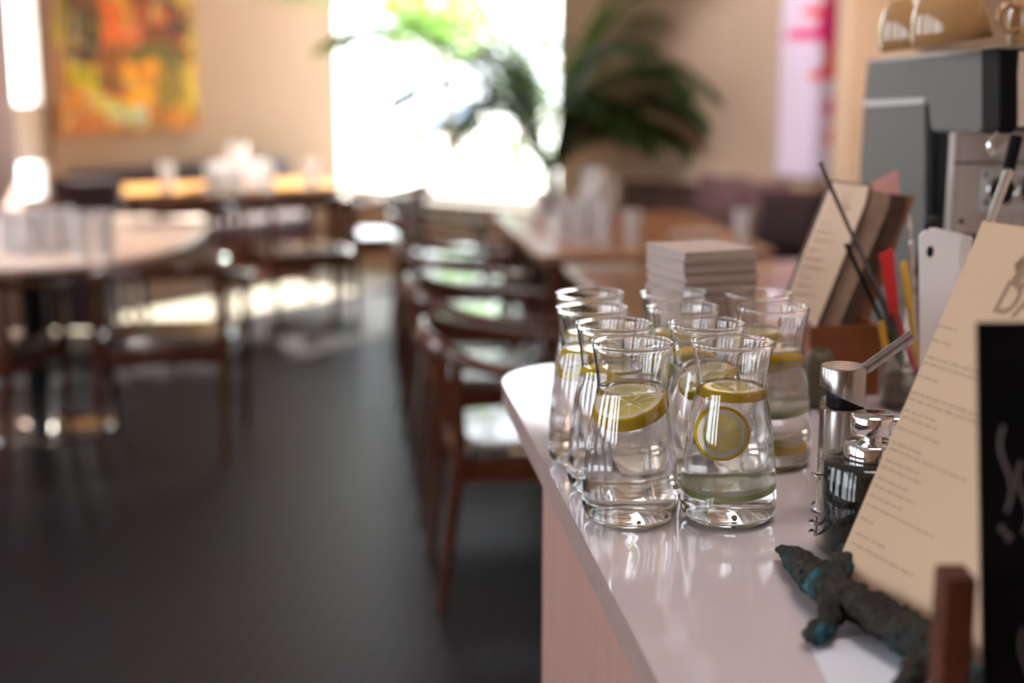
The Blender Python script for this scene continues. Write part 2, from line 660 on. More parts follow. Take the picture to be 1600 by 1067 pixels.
def mosaic_mat():
    m, nt, b, out = nmat('mosaic_skin')
    L = nt.links
    tc = N(nt, 'ShaderNodeTexCoord')
    vo = N(nt, 'ShaderNodeTexVoronoi')
    vo.inputs['Scale'].default_value = 150
    L.new(tc.outputs['Object'], vo.inputs['Vector'])
    ns = N(nt, 'ShaderNodeTexNoise')
    ns.inputs['Scale'].default_value = 22
    L.new(tc.outputs['Object'], ns.inputs['Vector'])
    rp = N(nt, 'ShaderNodeValToRGB')
    e = rp.color_ramp.elements
    e[0].position = 0.30
    e[0].color = (0.010, 0.008, 0.007, 1)
    e[1].position = 0.70
    e[1].color = (0.012, 0.10, 0.125, 1)
    q = e.new(0.44)
    q.color = (0.026, 0.020, 0.015, 1)
    q = e.new(0.60)
    q.color = (0.014, 0.018, 0.016, 1)
    L.new(ns.outputs['Fac'], rp.inputs[0])
    L.new(rp.outputs[0], b.inputs['Base Color'])
    bp = N(nt, 'ShaderNodeBump')
    bp.inputs['Strength'].default_value = 0.9
    bp.inputs['Distance'].default_value = 0.004
    bp.invert = True
    L.new(vo.outputs['Distance'], bp.inputs['Height'])
    L.new(bp.outputs[0], b.inputs['Normal'])
    b.inputs['Specular IOR Level'].default_value = 0.2
    b.inputs['Roughness'].default_value = 0.65
    return m


M_mosaic = mosaic_mat()

# ------------------------------------------------------------------ the room
D1 = Vector((0.6, 0.8, 0))      # along the painting wall
D2 = Vector((0.8, -0.6, 0))     # along the window wall
C1 = Vector((-1.24, 10.3, 0))   # the far corner
CEIL = 3.2


def wall_seg(mb, p, d, n, s0, s1, z0, z1, th=0.18):
    """slab along direction d from p, thickness going along n (outwards)"""
    a, b = p + d * s0, p + d * s1
    q = [a, b, b + n * th, a + n * th]
    mb.prism([(v.x, v.y) for v in q], z0, z1)


def structure(mb, name, mat, parent=None):
    o = mb.build(name, mat, parent)
    if parent is None:
        o['kind'] = 'structure'
    return o


nW1 = Vector((-0.8, 0.6, 0))
nW2 = Vector((0.6, 0.8, 0))
W = MB()
wall_seg(W, C1, D1, nW1, -2.40, 0.0, 0, CEIL)
wall_seg(W, C1, D1, nW1, -2.66, -2.40, 0, 0.62)
wall_seg(W, C1, D1, nW1, -2.66, -2.40, 2.9, CEIL)
wall_seg(W, C1, D1, nW1, -4.3, -2.66, 0, CEIL)
structure(W, 'wall_left_rear', M_wall_tan)
W = MB()
WIN0, WIN1, WZ0, WZ1 = 0.0, 1.93, 0.50, 2.95
wall_seg(W, C1, D2, nW2, WIN0, WIN1, 0, WZ0)
wall_seg(W, C1, D2, nW2, WIN0, WIN1, WZ1, CEIL)
wall_seg(W, C1, D2, nW2, WIN1, 6.2, 0, CEIL)
structure(W, 'wall_rear', M_wall_brown)

# big window in the rear wall
w1 = thing('window_1', None, None)
w1['kind'] = 'structure'
fr = MB()
for s0, s1, z0, z1 in ((WIN0, WIN0 + 0.02, WZ0, WZ1), (WIN1 - 0.05, WIN1, WZ0, WZ1), (WIN0, WIN1, WZ0, WZ0 + 0.05), (WIN0, WIN1, WZ1 - 0.05, WZ1)):
    wall_seg(fr, C1 + nW2 * 0.05, D2, nW2, s0, s1, z0, z1, 0.06)
fr.build('window_frame', M_white, w1)
pn = MB()
wall_seg(pn, C1 + nW2 * 0.075, D2, nW2, WIN0 + 0.04, WIN1 - 0.04, WZ0 + 0.04, WZ1 - 0.04, 0.006)
pn.build('window_pane', M_pane, w1)
sl = MB()
wall_seg(sl, C1 - nW2 * 0.06, D2, nW2, WIN0, WIN1, WZ0 - 0.03, WZ0 + 0.005, 0.16)
sl.build('window_sill', M_white, w1)

w2 = thing('window_2', None, None)
w2['kind'] = 'structure'
fr = MB()
for s0, s1, z0, z1 in ((-2.44, -2.40, 0.62, 2.9), (-2.66, -2.635, 0.62, 2.9), (-2.66, -2.40, 0.62, 0.66), (-2.66, -2.40, 0.86, 1.20)):
    wall_seg(fr, C1 + nW1 * 0.05, D1, nW1, s0, s1, z0, z1, 0.06)
fr.build('window_frame', M_white, w2)
pn = MB()
wall_seg(pn, C1 + nW1 * 0.075, D1, nW1, -2.65, -2.41, 0.64, 2.9, 0.006)
pn.build('window_pane', M_pane, w2)

W = MB()
W.box((-3.75, -3.0, 0), (-3.55, -2.7, CEIL)).box((-3.75, -1.9, 0), (-3.55, -1.6, CEIL)).box((-3.75, -0.8, 0), (-3.55, -0.6, CEIL))
W.box((-3.75, -2.7, 0), (-3.55, -0.8, 0.849)).box((-3.75, -2.7, 2.751), (-3.55, -0.8, CEIL - 0.001))  # unseen openings behind the camera, added for fill daylight on the counter
W.box((-3.75, 3.0, 0), (-3.55, 4.3, CEIL)).box((-3.75, 5.6, 0), (-3.55, 7.25, CEIL)).box((-3.75, 4.3, 0), (-3.55, 5.6, 0.95)).box((-3.75, 4.3, 2.6), (-3.55, 5.6, CEIL))  # unseen opening added beside the pale table to brighten its glasses
W.box((-3.75, -0.6, 0), (-3.55, 3.0, 0.85))
W.box((-3.75, -0.6, 2.75), (-3.55, 3.0, CEIL))
W.box((-3.75, 0.4, 0.85), (-3.55, 1.0, 2.75)).box((-3.75, 1.7, 0.85), (-3.55, 2.3, 2.75))
structure(W, 'wall_left', M_wall_mauve)
W = MB().box((-3.55, 7.0, 0), (-2.52, 7.3, CEIL))
structure(W, 'wall_left_return', M_wall_mauve)
W = MB().prism([(3.56, 6.9), (3.2, -3.0), (3.38, -3.0), (3.74, 6.9)], 0, CEIL)
structure(W, 'wall_right', M_wall_peach)
W = MB().box((1.53, 6.55, 0), (1.84, 6.85, CEIL))
structure(W, 'trim_1', M_wall_peach)
W = MB()
W.box((-3.75, -3.18, 0), (3.38, -3.0, CEIL))
structure(W, 'wall_front', M_wall_tan)
floor_poly = [(-3.75, -3.18), (3.4, -3.18), (3.74, 6.9), tuple((C1 + D2 * 6.2).to_2d()), tuple((C1 + nW2 * 0.18 + D2 * -0.0).to_2d()), tuple((C1 + D1 * -4.3).to_2d()), (-3.75, 7.1)]
structure(MB().prism(floor_poly, -0.15, -0.004), 'floor', M_stone)
structure(MB().prism(floor_poly, CEIL, CEIL + 0.15), 'ceiling', M_ceil)
# carpet: its far edge runs parallel with the painting wall
ca = Vector((-1.64, 7.95, 0))
cd = Vector((0.56, 0.83, 0)).normalized()
p_far = ca + cd * 2.2
p_near = ca - cd * 2.0
carpet_poly = [(-3.5, -2.9), (3.15, -2.9), (3.5, 6.6), tuple((C1 + D2 * 3.2 - nW2 * 0.05).to_2d()), (p_far.x, p_far.y), (p_near.x, p_near.y), (-3.5, 5.6)]
c = MB().prism(carpet_poly, -0.003, 0.0)
structure(c, 'floor_carpet', M_carpet)

# ------------------------------------------------------------------ outside
structure(MB().box((-30, 10.0, -0.25), (30, 60, -0.2)).box((-30, -10, -0.26), (-3.9, 10, -0.21)), 'ground_outside', M_patio)
lw = MB().box((-2.45, 28.5, -0.2), (-1.95, 33.5, -0.15))
tag(lw.build('lawn_patch', M_lawn), 'small patch of yellow-green lawn outside, beyond the bright patio', 'lawn')
bw = thing('garden_wall', 'low pale blue garden wall far outside behind the lawn', 'wall', (-2.7, 35, -0.2))
MB().box((0, 0, 0), (1.9, 0.2, 0.55)).build('wall_body', M_bluewall, bw)
MB().box((-0.03, -0.03, 0.55), (1.93, 0.23, 0.60)).build('coping', M_bluewall, bw)


def foliage(mb, c, rad, n, size, seed, droop=0.3):
    rg = random.Random(seed)
    for i in range(n):
        while True:
            p = Vector((rg.uniform(-1, 1), rg.uniform(-1, 1), rg.uniform(-1, 1)))
            if p.length <= 1:
                break
        q = Vector(c) + Vector((p.x * rad[0], p.y * rad[1], p.z * rad[2]))
        a = rg.uniform(0, 2 * pi)
        e = rg.uniform(-0.9, 0.6) - droop
        d = Vector((cos(a) * cos(e), sin(a) * cos(e), sin(e)))
        u = d.cross(Vector((rg.uniform(-1, 1), rg.uniform(-1, 1), 1))).normalized()
        s = size * rg.uniform(0.6, 1.3)
        w = s * 0.22
        nrm = d.cross(u)
        mb.add([q, q + d * s * 0.45 + u * w + nrm * w * 0.4, q + d * s, q + d * s * 0.45 - u * w + nrm * w * 0.4, q + d * s * 0.5], [(0, 4, 1), (4, 2, 1), (0, 3, 4), (4, 3, 2)], 0, True)


def branch_tree(name, label, cat, loc, crowns, trunk, mat, size, seed, group=None):
    t = thing(name, label, cat, loc, group=group)
    f = MB()
    for i, (c, r, n) in enumerate(crowns):
        foliage(f, c, r, n, size, seed + i)
    f.build('foliage', mat, t)
    b = MB()
    b.tube([(0, 0, 0), (0.02, 0.02, trunk * 0.5), (0, 0, trunk)], [0.07, 0.055, 0.04], 10)
    for i, (c, r, n) in enumerate(crowns):
        b.tube([(0, 0, trunk * 0.9), (c[0] * 0.5, c[1] * 0.5, (trunk + c[2]) / 2), c], [0.03, 0.022, 0.01], 8)
    b.build('trunk', M_bark, t)
    return t


branch_tree('broadleaf_tree', 'sunlit lime-green tree outside the big window', 'tree', (-0.62, 13.6, -0.2),
            [((-0.35, 0, 2.10), (0.30, 0.5, 0.40), 230), ((0.05, 0.2, 2.10), (0.40, 0.5, 0.46), 330)], 1.6, M_lime, 0.17, 11)
branch_tree('garden_shrub', 'tall grey-green shrub outside at the right of the window', 'shrub', (0.05, 12.6, -0.2),
            [((0.08, 0, 0.9), (0.30, 0.4, 0.7), 190), ((0.06, 0.1, 1.75), (0.38, 0.4, 0.55), 300)], 1.0, M_shrub, 0.14, 31)

# ------------------------------------------------------------------ counter
CO = Vector((0.115, 1.037, 0))
CD = Vector((-0.1226, 0.9925, 0))
CE = Vector((0.9925, 0.1226, 0))
CTOP = 0.99


def cpt(s, t, z=0.0):
    v = CO + CD * s + CE * t
    return Vector((v.x, v.y, z))


def counter_outline(inset, s_far, s_near, r):
    pts = [cpt(s_near, inset)]
    cs, ct = s_far - r, inset + r
    for k in range(11):
        a = pi / 2 * k / 10
        pts.append(cpt(cs + r * sin(a), ct - r * cos(a)))
    e = cpt(s_far + 0.16, 1.30)
    pts += [e, cpt(s_near, 1.30)]
    return [(p.x, p.y) for p in pts]


ctr = thing('counter', 'long white stone-topped service counter with fluted pink-beige front', 'counter', (0, 0, 0))
top = MB().prism(counter_outline(0.0, 1.175, -1.6, 0.13), CTOP - 0.034, CTOP, smi=1).build('worktop', [M_counter, M_edge], ctr)
bevel(top, 0.0025, 2)
body = MB()
# fluted front: small half-round ribs along the long side and the far end
s0, s1, ti = -1.6, 0.79, 0.022
pts = []
nrib = 340
for i in range(nrib):
    for k in range(4):
        a = pi * k / 4
        s = s0 + (s1 - s0) * (i + 0.5 - 0.5 * cos(a)) / nrib
        pts.append(cpt(s, ti + 0.0045 - 0.0038 * sin(a)))
pts.append(cpt(s1, ti + 0.004))
pts += [cpt(s1 + 0.15, 1.2), cpt(s0, 1.2)]
body.prism([(p.x, p.y) for p in pts], 0.0, CTOP - 0.034)
body.build('fluted_front', M_counter_front, ctr)

# ------------------------------------------------------------------ carafes, lemons, cucumber
PROF = [(0.0415, 0.0012), (0.0465, 0.005), (0.0497, 0.0115), (0.0508, 0.019), (0.0506, 0.028), (0.0499, 0.042), (0.0483, 0.060), (0.0462, 0.080), (0.0438, 0.100),
        (0.0408, 0.118), (0.0382, 0.130), (0.0366, 0.138), (0.0362, 0.144), (0.0366, 0.151), (0.0380, 0.163), (0.0400, 0.176), (0.0424, 0.1885)]
PROF = crspline(PROF, 3)
TH = 0.0019


def r_in(z):
    for (r0, z0), (r1, z1) in zip(PROF, PROF[1:]):
        if z0 <= z <= z1:
            return r0 + (r1 - r0) * (z - z0) / max(z1 - z0, 1e-6) - TH
    return PROF[-1][0] - TH


WATER_Z = 0.1435


def carafe_meshes():
    g = MB()
    rim_r, rim_z = PROF[-1]
    prof = [(0, 0.0022), (0.030, 0.0016), (0.037, 0.0)] + PROF
    rc, rr_ = rim_r - TH * 0.5, 0.00145
    prof += [(rc + rr_ * cos(a), rim_z + 0.0012 + rr_ * sin(a)) for a in [radians(-40 + 260 * k / 12) for k in range(13)]]
    inner = [(r - TH, z) for r, z in reversed(PROF) if z > 0.0085 and z < rim_z - 0.0012]
    prof += inner + [(0.043, 0.0068), (0.036, 0.0058), (0.02, 0.0054), (0, 0.0053)]
    g.lathe(prof, 64)
    w = MB()
    e = 0.0004
    wp = [(0, 0.0053 - e), (0.02, 0.0054 - e), (0.036, 0.0058 - e), (0.043 + e, 0.0068 - e)] + [(r - TH + e, z) for r, z in PROF if 0.0085 < z < WATER_Z]
    wp += [(r_in(WATER_Z) + e, WATER_Z), (r_in(WATER_Z) - 0.001, WATER_Z - 0.0007), (r_in(WATER_Z) - 0.004, WATER_Z - 0.0012), (0.015, WATER_Z - 0.0013), (0, WATER_Z - 0.0013)]
    w.lathe(wp, 64)
    return g, w


CARAFES = {
    'L1': (0.1248, 1.444, 'clear water carafe at the front left, one tilted lemon slice at its neck'),
    'R1': (0.2288, 1.446, 'clear water carafe at the front right, two lemon slices and a cucumber slice'),
    'L2': (0.113, 1.548, 'clear water carafe right behind the front left carafe'),
    'R2': (0.2165, 1.551, 'clear water carafe right behind the front right carafe'),
    'L3': (0.0945, 1.651, 'clear water carafe third from the front in the counter-edge row'),
    'R3': (0.2025, 1.655, 'clear water carafe third from the front in the middle row'),
    'L4': (0.0975, 1.755, 'clear water carafe rearmost of the counter-edge row'),
    'R4': (0.2035, 1.759, 'clear water carafe rearmost of the middle row, before the napkin stack'),
    'F1': (0.3085, 1.653, 'clear water carafe with wide lemon slice, standing left of the steel tap'),
    'F2': (0.3085, 1.758, 'clear water carafe rearmost on the right, beside the leaning menu boards'),
}
g_, w_ = carafe_meshes()
proto = None
for k, (x, y, lab) in CARAFES.items():
    if proto is None:
        proto = thing('water_carafe', lab, 'carafe', (x, y, CTOP), 0, 'water carafes on the counter')
        g_.build('glass_body', M_glass, proto)
        w_.build('water', M_water, proto)
    else:
        copy_tree(proto, (x, y, CTOP), random.uniform(0, 6), lab)

LEM_R = 0.031


def lemon_proto():
    t = thing('lemon_slice', 'x', 'lemon slice')
    h = 0.0054
    rd = MB()
    R = LEM_R
    rd.lathe([(R - 0.0030, -h), (R - 0.0006, -h + 0.0004), (R, -h + 0.0015), (R, h - 0.0015), (R - 0.0006, h - 0.0004), (R - 0.0030, h)], 48)
    rd.build('rind', M_rind, t)
    fl = MB()
    fl.lathe([(0, -h), (0.012, -h), (R - 0.0032, -h), (R - 0.0030, -h + 0.0003), (R - 0.0030, h - 0.0003), (R - 0.0032, h), (0.012, h), (0, h)], 48)
    fl.build('flesh', M_flesh, t)
    return t


def cuc_proto():
    t = thing('cucumber_slice', 'x', 'cucumber slice')
    h = 0.0030
    R = 0.041
    MB().lathe([(R - 0.0012, -h), (R, -h + 0.0006), (R, h - 0.0006), (R - 0.0012, h)], 48).build('skin', M_cuc, t)
    MB().lathe([(0, -h), (R - 0.0014, -h), (R - 0.0012, -h + 0.0003), (R - 0.0012, h - 0.0003), (R - 0.0014, h), (0, h)], 48).build('flesh', M_cucf, t)
    return t


def inside(k, dx, dy, z):
    x, y, _ = CARAFES[k]
    return (x + dx, y + dy, CTOP + z)


lemons = [
    ('L1', (0.0, 0.0, 0.1175), (13, -17, 0), 1.04, 'lemon slice tilted across the neck of front left carafe'),
    ('R1', (0.0, 0.0, 0.1365), (0, 2, 20), 1.0, 'lemon slice floating flat at the top of front right carafe'),
    ('R1', (-0.013, -0.027, 0.099), (80, 0, -6), 0.90, 'upright round lemon slice facing the viewer in front right carafe'),
    ('L2', (-0.002, 0.0, 0.126), (0, 28, 30), 0.95, 'lemon slice at the neck of the second carafe of counter-edge row'),
    ('R2', (0.004, 0.0, 0.124), (6, -34, 0), 0.92, 'steeply tilted lemon slice in the carafe behind front right carafe'),
    ('L3', (0.0, 0.0, 0.131), (-8, 6, 0), 1.0, 'lemon slice near the water line in third counter-edge carafe'),
    ('L3', (0.0, 0.0, 0.112), (-4, -5, 0), 1.0, 'lower lemon slice in the third counter-edge carafe'),
    ('R3', (0.0, 0.0, 0.123), (-40, -10, 0), 0.95, 'lemon slice leaning in the third carafe of the middle row'),
    ('L4', (0.0, 0.0, 0.130), (-10, 10, 0), 1.0, 'lemon slice in the rearmost counter-edge carafe'),
    ('R4', (0.0, 0.0, 0.130), (-12, 12, 0), 1.0, 'lemon slice in the carafe just before the napkin stack'),
    ('F1', (0.0, -0.004, 0.122), (-24, -12, 0), 1.0, 'wide lemon slice below the water line in carafe beside the tap'),
    ('F1', (0.0, 0.0, 0.022), (-3, 3, 0), 1.1, 'lemon slice lying near the bottom of carafe beside the tap'),
    ('F2', (0.0, 0.0, 0.132), (-10, -8, 0), 1.0, 'lemon slice in the rearmost carafe on the right'),
]
lp = None
for k, d, r, sc, lab in lemons:
    if lp is None:
        o = lp = lemon_proto()
        o['label'] = lab
    else:
        o = copy_tree(lp, (0, 0, 0), label=lab)
    o['group'] = 'lemon slices in the carafes'
    o.location = inside(k, *d)
    o.rotation_euler = tuple(radians(a) for a in r)
    o.scale = (sc, sc, 1.35 if lab.endswith('front left carafe') else 1)
cp = None
for k, d, r, sc, lab in (('R1', (0.003, -0.002, 0.035), (2, -5, 0), 1.08, 'green-edged cucumber slice low in the front right carafe'),
                         ('F1', (0.0, 0.0, 0.068), (3, -4, 0), 0.98, 'green-edged cucumber slice half way up the carafe beside the tap')):
    if cp is None:
        o = cp = cuc_proto()
        o['label'] = lab
    else:
        o = copy_tree(cp, (0, 0, 0), label=lab)
    o['group'] = 'cucumber slices in the carafes'
    o.location = inside(k, *d)
    o.rotation_euler = tuple(radians(a) for a in r)
    o.scale = (sc, sc, 1)
for k, d, lab in (('L1', (0.006, -0.030, 0.0075), 'larger brown lemon seed at the bottom of front left carafe'), ('L1', (0.031, -0.012, 0.0085), 'small brown lemon seed at the right of front left carafe bottom'),
                  ('R1', (0.004, -0.012, 0.0078), 'brown lemon seed on the bottom of the front right carafe')):
    sd = MB().lathe([(0, -0.0028), (0.0016, -0.002), (0.0022, 0), (0.0018, 0.0018), (0.0006, 0.0036), (0, 0.004)], 12)
    o = sd.build('lemon_seed', M_seed)
    tag(o, lab, 'lemon seed', 'lemon seeds')
    o.location = inside(k, *d)
    o.rotation_euler = (radians(88), 0, random.uniform(0, 6))

# ------------------------------------------------------------------ napkin stack
nc = aty(1070, 394, 1.845)
ntop = nc.z
NW = 0.110
n_nap = 33
nh = (ntop - CTOP) / n_nap
phi = radians(21)
nrot = phi
cen = Vector((nc.x, nc.y, 0)) + Vector((cos(phi), sin(phi), 0)) * (NW / 2) + Vector((-sin(phi), cos(phi), 0)) * (NW / 2)
npk = MB()
h = nh * 0.92
prof = []
hw = NW / 2
prof = [(-hw, 0.0), (hw - h / 2, 0.0)] + [(hw - h / 2 + h / 2 * sin(pi * k / 6), h / 2 - h / 2 * cos(pi * k / 6)) for k in range(1, 6)] + [(hw - h / 2, h), (-hw, h), (-hw, h * 0.56), (hw - h * 0.9, h * 0.53), (hw - h * 0.9, h * 0.47), (-hw, h * 0.44)]
ns = len(prof)
va = [(x, -hw, z) for x, z in prof]
vb = [(x, hw, z) for x, z in prof]
npk.add(va + vb, [tuple(range(ns)), tuple(reversed(range(ns, 2 * ns)))] + [(i, ns + i, ns + (i + 1) % ns, (i + 1) % ns) for i in range(ns)])
nk = None
for i in range(n_nap):
    lab = 'folded white napkin inside the tall square stack behind the carafes' if i < n_nap - 1 else 'topmost folded white napkin of the tall square stack'
    jx, jy = random.uniform(-0.002, 0.002), random.uniform(-0.002, 0.002)
    loc = (cen.x + jx, cen.y + jy, CTOP + nh * i)
    rz = nrot + random.uniform(-0.012, 0.012) + (pi if i % 2 else 0)
    if nk is None:
        nk = npk.build('paper_napkin', M_napkin)
        o = nk
    else:
        o = nk.copy()
        COL.objects.link(o)
    o.location = loc
    o.rotation_euler = (0, 0, rz)
    tag(o, lab, 'napkin', 'napkins in the square stack')

# ------------------------------------------------------------------ steel tap
tp = aty(1319, 571, 1.47)
tap = thing('lever_tap', 'brushed steel cylindrical tap with angled lever, right of the carafes', 'tap', (tp.x, tp.y, CTOP))
TR = 0.0243
ht = tp.z - CTOP
b = MB()
b.lathe([(0, 0), (TR + 0.004, 0), (TR + 0.004, 0.004), (TR - 0.0008, 0.006), (TR - 0.0008, ht - 0.046), (TR - 0.002, ht - 0.044), (0, ht - 0.044)], 40)
b.build('tap_body', M_steel, tap)
MB().lathe([(0, ht - 0.045), (TR - 0.007, ht - 0.045), (TR - 0.007, ht - 0.02), (0, ht - 0.02)], 32).build('tap_neck', M_black, tap)
hd = MB()
nn = 48
lo, hi = [], []
for k in range(nn):
    a = 2 * pi * k / nn
    x, y = TR * cos(a), TR * sin(a)
    lo.append((x, y, ht - 0.033 - 0.011 * (x / TR)))
    hi.append((x, y, ht - 0.0015))
hd.loft([lo, hi, [(x * 0.96, y * 0.96, ht) for x, y, z in hi]], 0, True)
hd.build('tap_head', M_steel, tap)
lv0 = Vector((TR * 0.8, 0, ht - 0.006))
lvend = aty(1425, 524, 1.47) - Vector((tp.x, tp.y, CTOP))
MB().tube([lv0, lvend], [0.0060, 0.0060], 16).build('lever', M_steel, tap)
spd = Vector((0.05, 0.16, 0))
MB().tube([(0.0, TR * 0.7, ht - 0.075), (0.006, 0.07, ht - 0.068), (0.012, 0.12, ht - 0.07), (0.012, 0.128, ht - 0.085)], 0.009, 16).build('spout', M_steel, tap)

# ------------------------------------------------------------------ dark jar with chrome pump
jx = aty(1358, 760, 1.345)
jar = thing('pump_jar', 'squat glass jar of dark contents with chrome pump top', 'jar', (jx.x, jx.y, CTOP))
jr = 0.0485
jtop = aty(1340, 716, 1.345 - 0.0).z - CTOP
MB().lathe([(0, 0), (jr - 0.004, 0), (jr, 0.004), (jr, jtop - 0.003), (jr - 0.003, jtop), (0.028, jtop + 0.0005), (0.026, jtop), (jr - 0.004, jtop - 0.002), (jr - 0.0025, jtop - 0.004), (jr - 0.0025, 0.006), (0, 0.005)], 48).build('jar_glass', M_jarglass, jar)
MB().lathe([(0, 0.006), (jr - 0.004, 0.006), (jr - 0.004, jtop - 0.006), (jr - 0.006, jtop - 0.004), (0, jtop - 0.003)], 40).build('contents', M_beans, jar)
pm = MB()
pm.lathe([(0, jtop - 0.002), (0.0255, jtop - 0.002), (0.026, jtop), (0.026, jtop + 0.015), (0.0245, jtop + 0.0165), (0.012, jtop + 0.018), (0.0095, jtop + 0.02), (0.0095, jtop + 0.028), (0.0, jtop + 0.028)], 40)
pm.build('collar', M_chrome, jar)
ph = MB()
ph.lathe([(0, jtop + 0.026), (0.0195, jtop + 0.026), (0.0205, jtop + 0.0275), (0.0205, jtop + 0.043), (0.0195, jtop + 0.0445), (0, jtop + 0.0448)], 40)
ph.tube([(0.016, 0, jtop + 0.037), (0.05, -0.004, jtop + 0.039), (0.062, -0.005, jtop + 0.036), (0.064, -0.005, jtop + 0.028)], [0.004, 0.0035, 0.003, 0.003], 12)
ph.tube([(0.02, -0.012, jtop + 0.024), (0.055, -0.018, jtop + 0.034)], 0.003, 10)
ph.build('pump_head', M_chrome, jar)
cl = MB()
for zz in (0.020, 0.030):
    cl.tube([(-jr + 0.006 * cos(a) - 0.004, 0.006 * sin(a) - 0.006, zz) for a in [2 * pi * k / 14 for k in range(15)]], 0.0014, 8)
cl.tube([(-jr - 0.004, -0.006, 0.016), (-jr - 0.004, -0.006, 0.036)], 0.002, 8)
cl.tube([(-jr + 0.002, -0.004, 0.078), (-jr - 0.009, -0.006, 0.080), (-jr - 0.002, -0.008, 0.074)], [0.0012, 0.0018, 0.0012], 8)
cl.build('clasp', M_steel, jar)

# ------------------------------------------------------------------ leaning menu card in front
mb0 = atz(1287, 930, CTOP)
me_ = Vector((0.347, -0.938, 0)).normalized()
mn = Vector((0.938, 0.347, 0)).normalized()
al = math.atan2(0.149, 0.336)
mu = Vector((0, 0, 1)) * cos(al) + mn * sin(al)
MH, MWd = 0.367, 0.235
mN = me_.cross(mu).normalized()
if mN.dot(Vector((0, 0, HC)) - mb0) < 0:
    mN = -mN
Mm = Matrix(((me_.x, mu.x, mN.x, mb0.x), (me_.y, mu.y, mN.y, mb0.y), (me_.z, mu.z, mN.z, mb0.z), (0, 0, 0, 1)))
menu = thing('menu_card', 'large cream menu card with brown logo, leaning behind the lizard figure', 'menu', mb0)
Ml = Matrix.Translation(-mb0) @ Mm
inv = Ml.inverted()
cardb = MB().box((0, 0.002, -0.0016), (MWd, MH, 0.0), 0, Ml)
cardb.build('card', M_paper, menu)


def menu_uv(x, y):
    p = atplane(x, y, mb0, mN) - mb0
    q = inv @ p
    return q.x, q.y


pr = MB()
rg = random.Random(5)


def textline(mb, u0, v0, length, h, M, z=0.0004):
    """an unreadable printed line: a run of little word blocks"""
    u = u0
    while u < u0 + length:
        w = rg.uniform(0.005, 0.014)
        w = min(w, u0 + length - u)
        mb.box((u, v0, 0.0), (u + w, v0 + h, z), 0, M)
        u += w + 0.0025


u0_, _ = menu_uv(1462, 505)
for (x, y, ln) in ((1462, 507, 0.03), (1455, 530, 0.03), (1446, 556, 0.10), (1443, 566, 0.09), (1434, 586, 0.03), (1424, 612, 0.11), (1420, 622, 0.10), (1414, 640, 0.045), (1410, 650, 0.05), (1403, 667, 0.06), (1394, 690, 0.045), (1390, 700, 0.11),
                   (1383, 717, 0.05), (1378, 728, 0.06), (1371, 745, 0.045), (1366, 757, 0.06), (1359, 772, 0.05), (1353, 786, 0.10), (1345, 808, 0.02), (1338, 832, 0.045), (1331, 847, 0.09)):
    u, v = menu_uv(x, y)
    textline(pr, u, v - 0.0012, ln, 0.0024, Ml)
pr.build('printed_text', M_ink_light, menu)


def text_mesh(s, size, mat, M, name, parent, shear=0.0, bold=0.0):
    cu = bpy.data.curves.new(name, 'FONT')
    cu.body = s
    cu.size = size
    cu.extrude = 0.0003
    cu.offset = bold
    cu.shear = shear
    tmp = bpy.data.objects.new(name, cu)
    COL.objects.link(tmp)
    dg = bpy.context.evaluated_depsgraph_get()
    me = bpy.data.meshes.new_from_object(tmp.evaluated_get(dg))
    bpy.data.objects.remove(tmp)
    me.transform(M)
    me.name = name
    me.materials.clear()
    me.materials.append(mat)
    o = bpy.data.objects.new(name, me)
    COL.objects.link(o)
    o.parent = parent
    return o


u, v = menu_uv(1549, 486)
text_mesh('DAC', 0.044, M_ink, Ml @ Matrix.Translation((u, v, 0.0005)) @ Matrix.Scale(0.8, 4, (1, 0, 0)), 'logo_lettering', menu, 0.15, 0.0004)
u, v = menu_uv(1598, 405)
lg = MB()
for k in range(7):
    r0 = 0.007 + 0.0035 * k
    pts = []
    for j in range(14):
        a = radians(60 + 20 * k) + 2.4 * j / 13 + 0.9
        rr = r0 * (1 + 0.15 * sin(3 * a + k))
        pts.append((u + 0.008 + 0.55 * rr * cos(a), v + 0.8 * rr * sin(a), 0.0006))
    lg.tube(pts, 0.0011, 6, 0, Ml)
lg.build('logo_emblem', M_ink, menu)

# ------------------------------------------------------------------ lizard figure
lz = thing('lizard_figure', 'small bumpy grey-brown and turquoise lizard figure lying before the menu', 'figurine', (0, 0, 0))


def skin_along(mb, path, n=20, ring=10):
    pts = crspline(path, ring)
    P = [Vector(p[:3]) for p in pts]
    R = [p[3] for p in pts]
    rr = []
    for i, r in enumerate(R):
        rr.append((r, r * 0.8))
    base = len(mb.v)
    mb.tube(P, rr, n)
    for i in range(base, len(mb.v)):
        p = Vector(mb.v[i])
        d = noise.noise(p * 150) * 0.0045 + noise.noise(p * 70) * 0.0030
        # push along the direction away from the nearest path point
        q = min(P, key=lambda c: (c - p).length_squared)
        nn_ = (p - q)
        if nn_.length > 1e-6:
            p = p + nn_.normalized() * d
        mb.v[i] = tuple(p)


def lzp(x, y, z):
    return tuple(atz(x, y, CTOP + z))


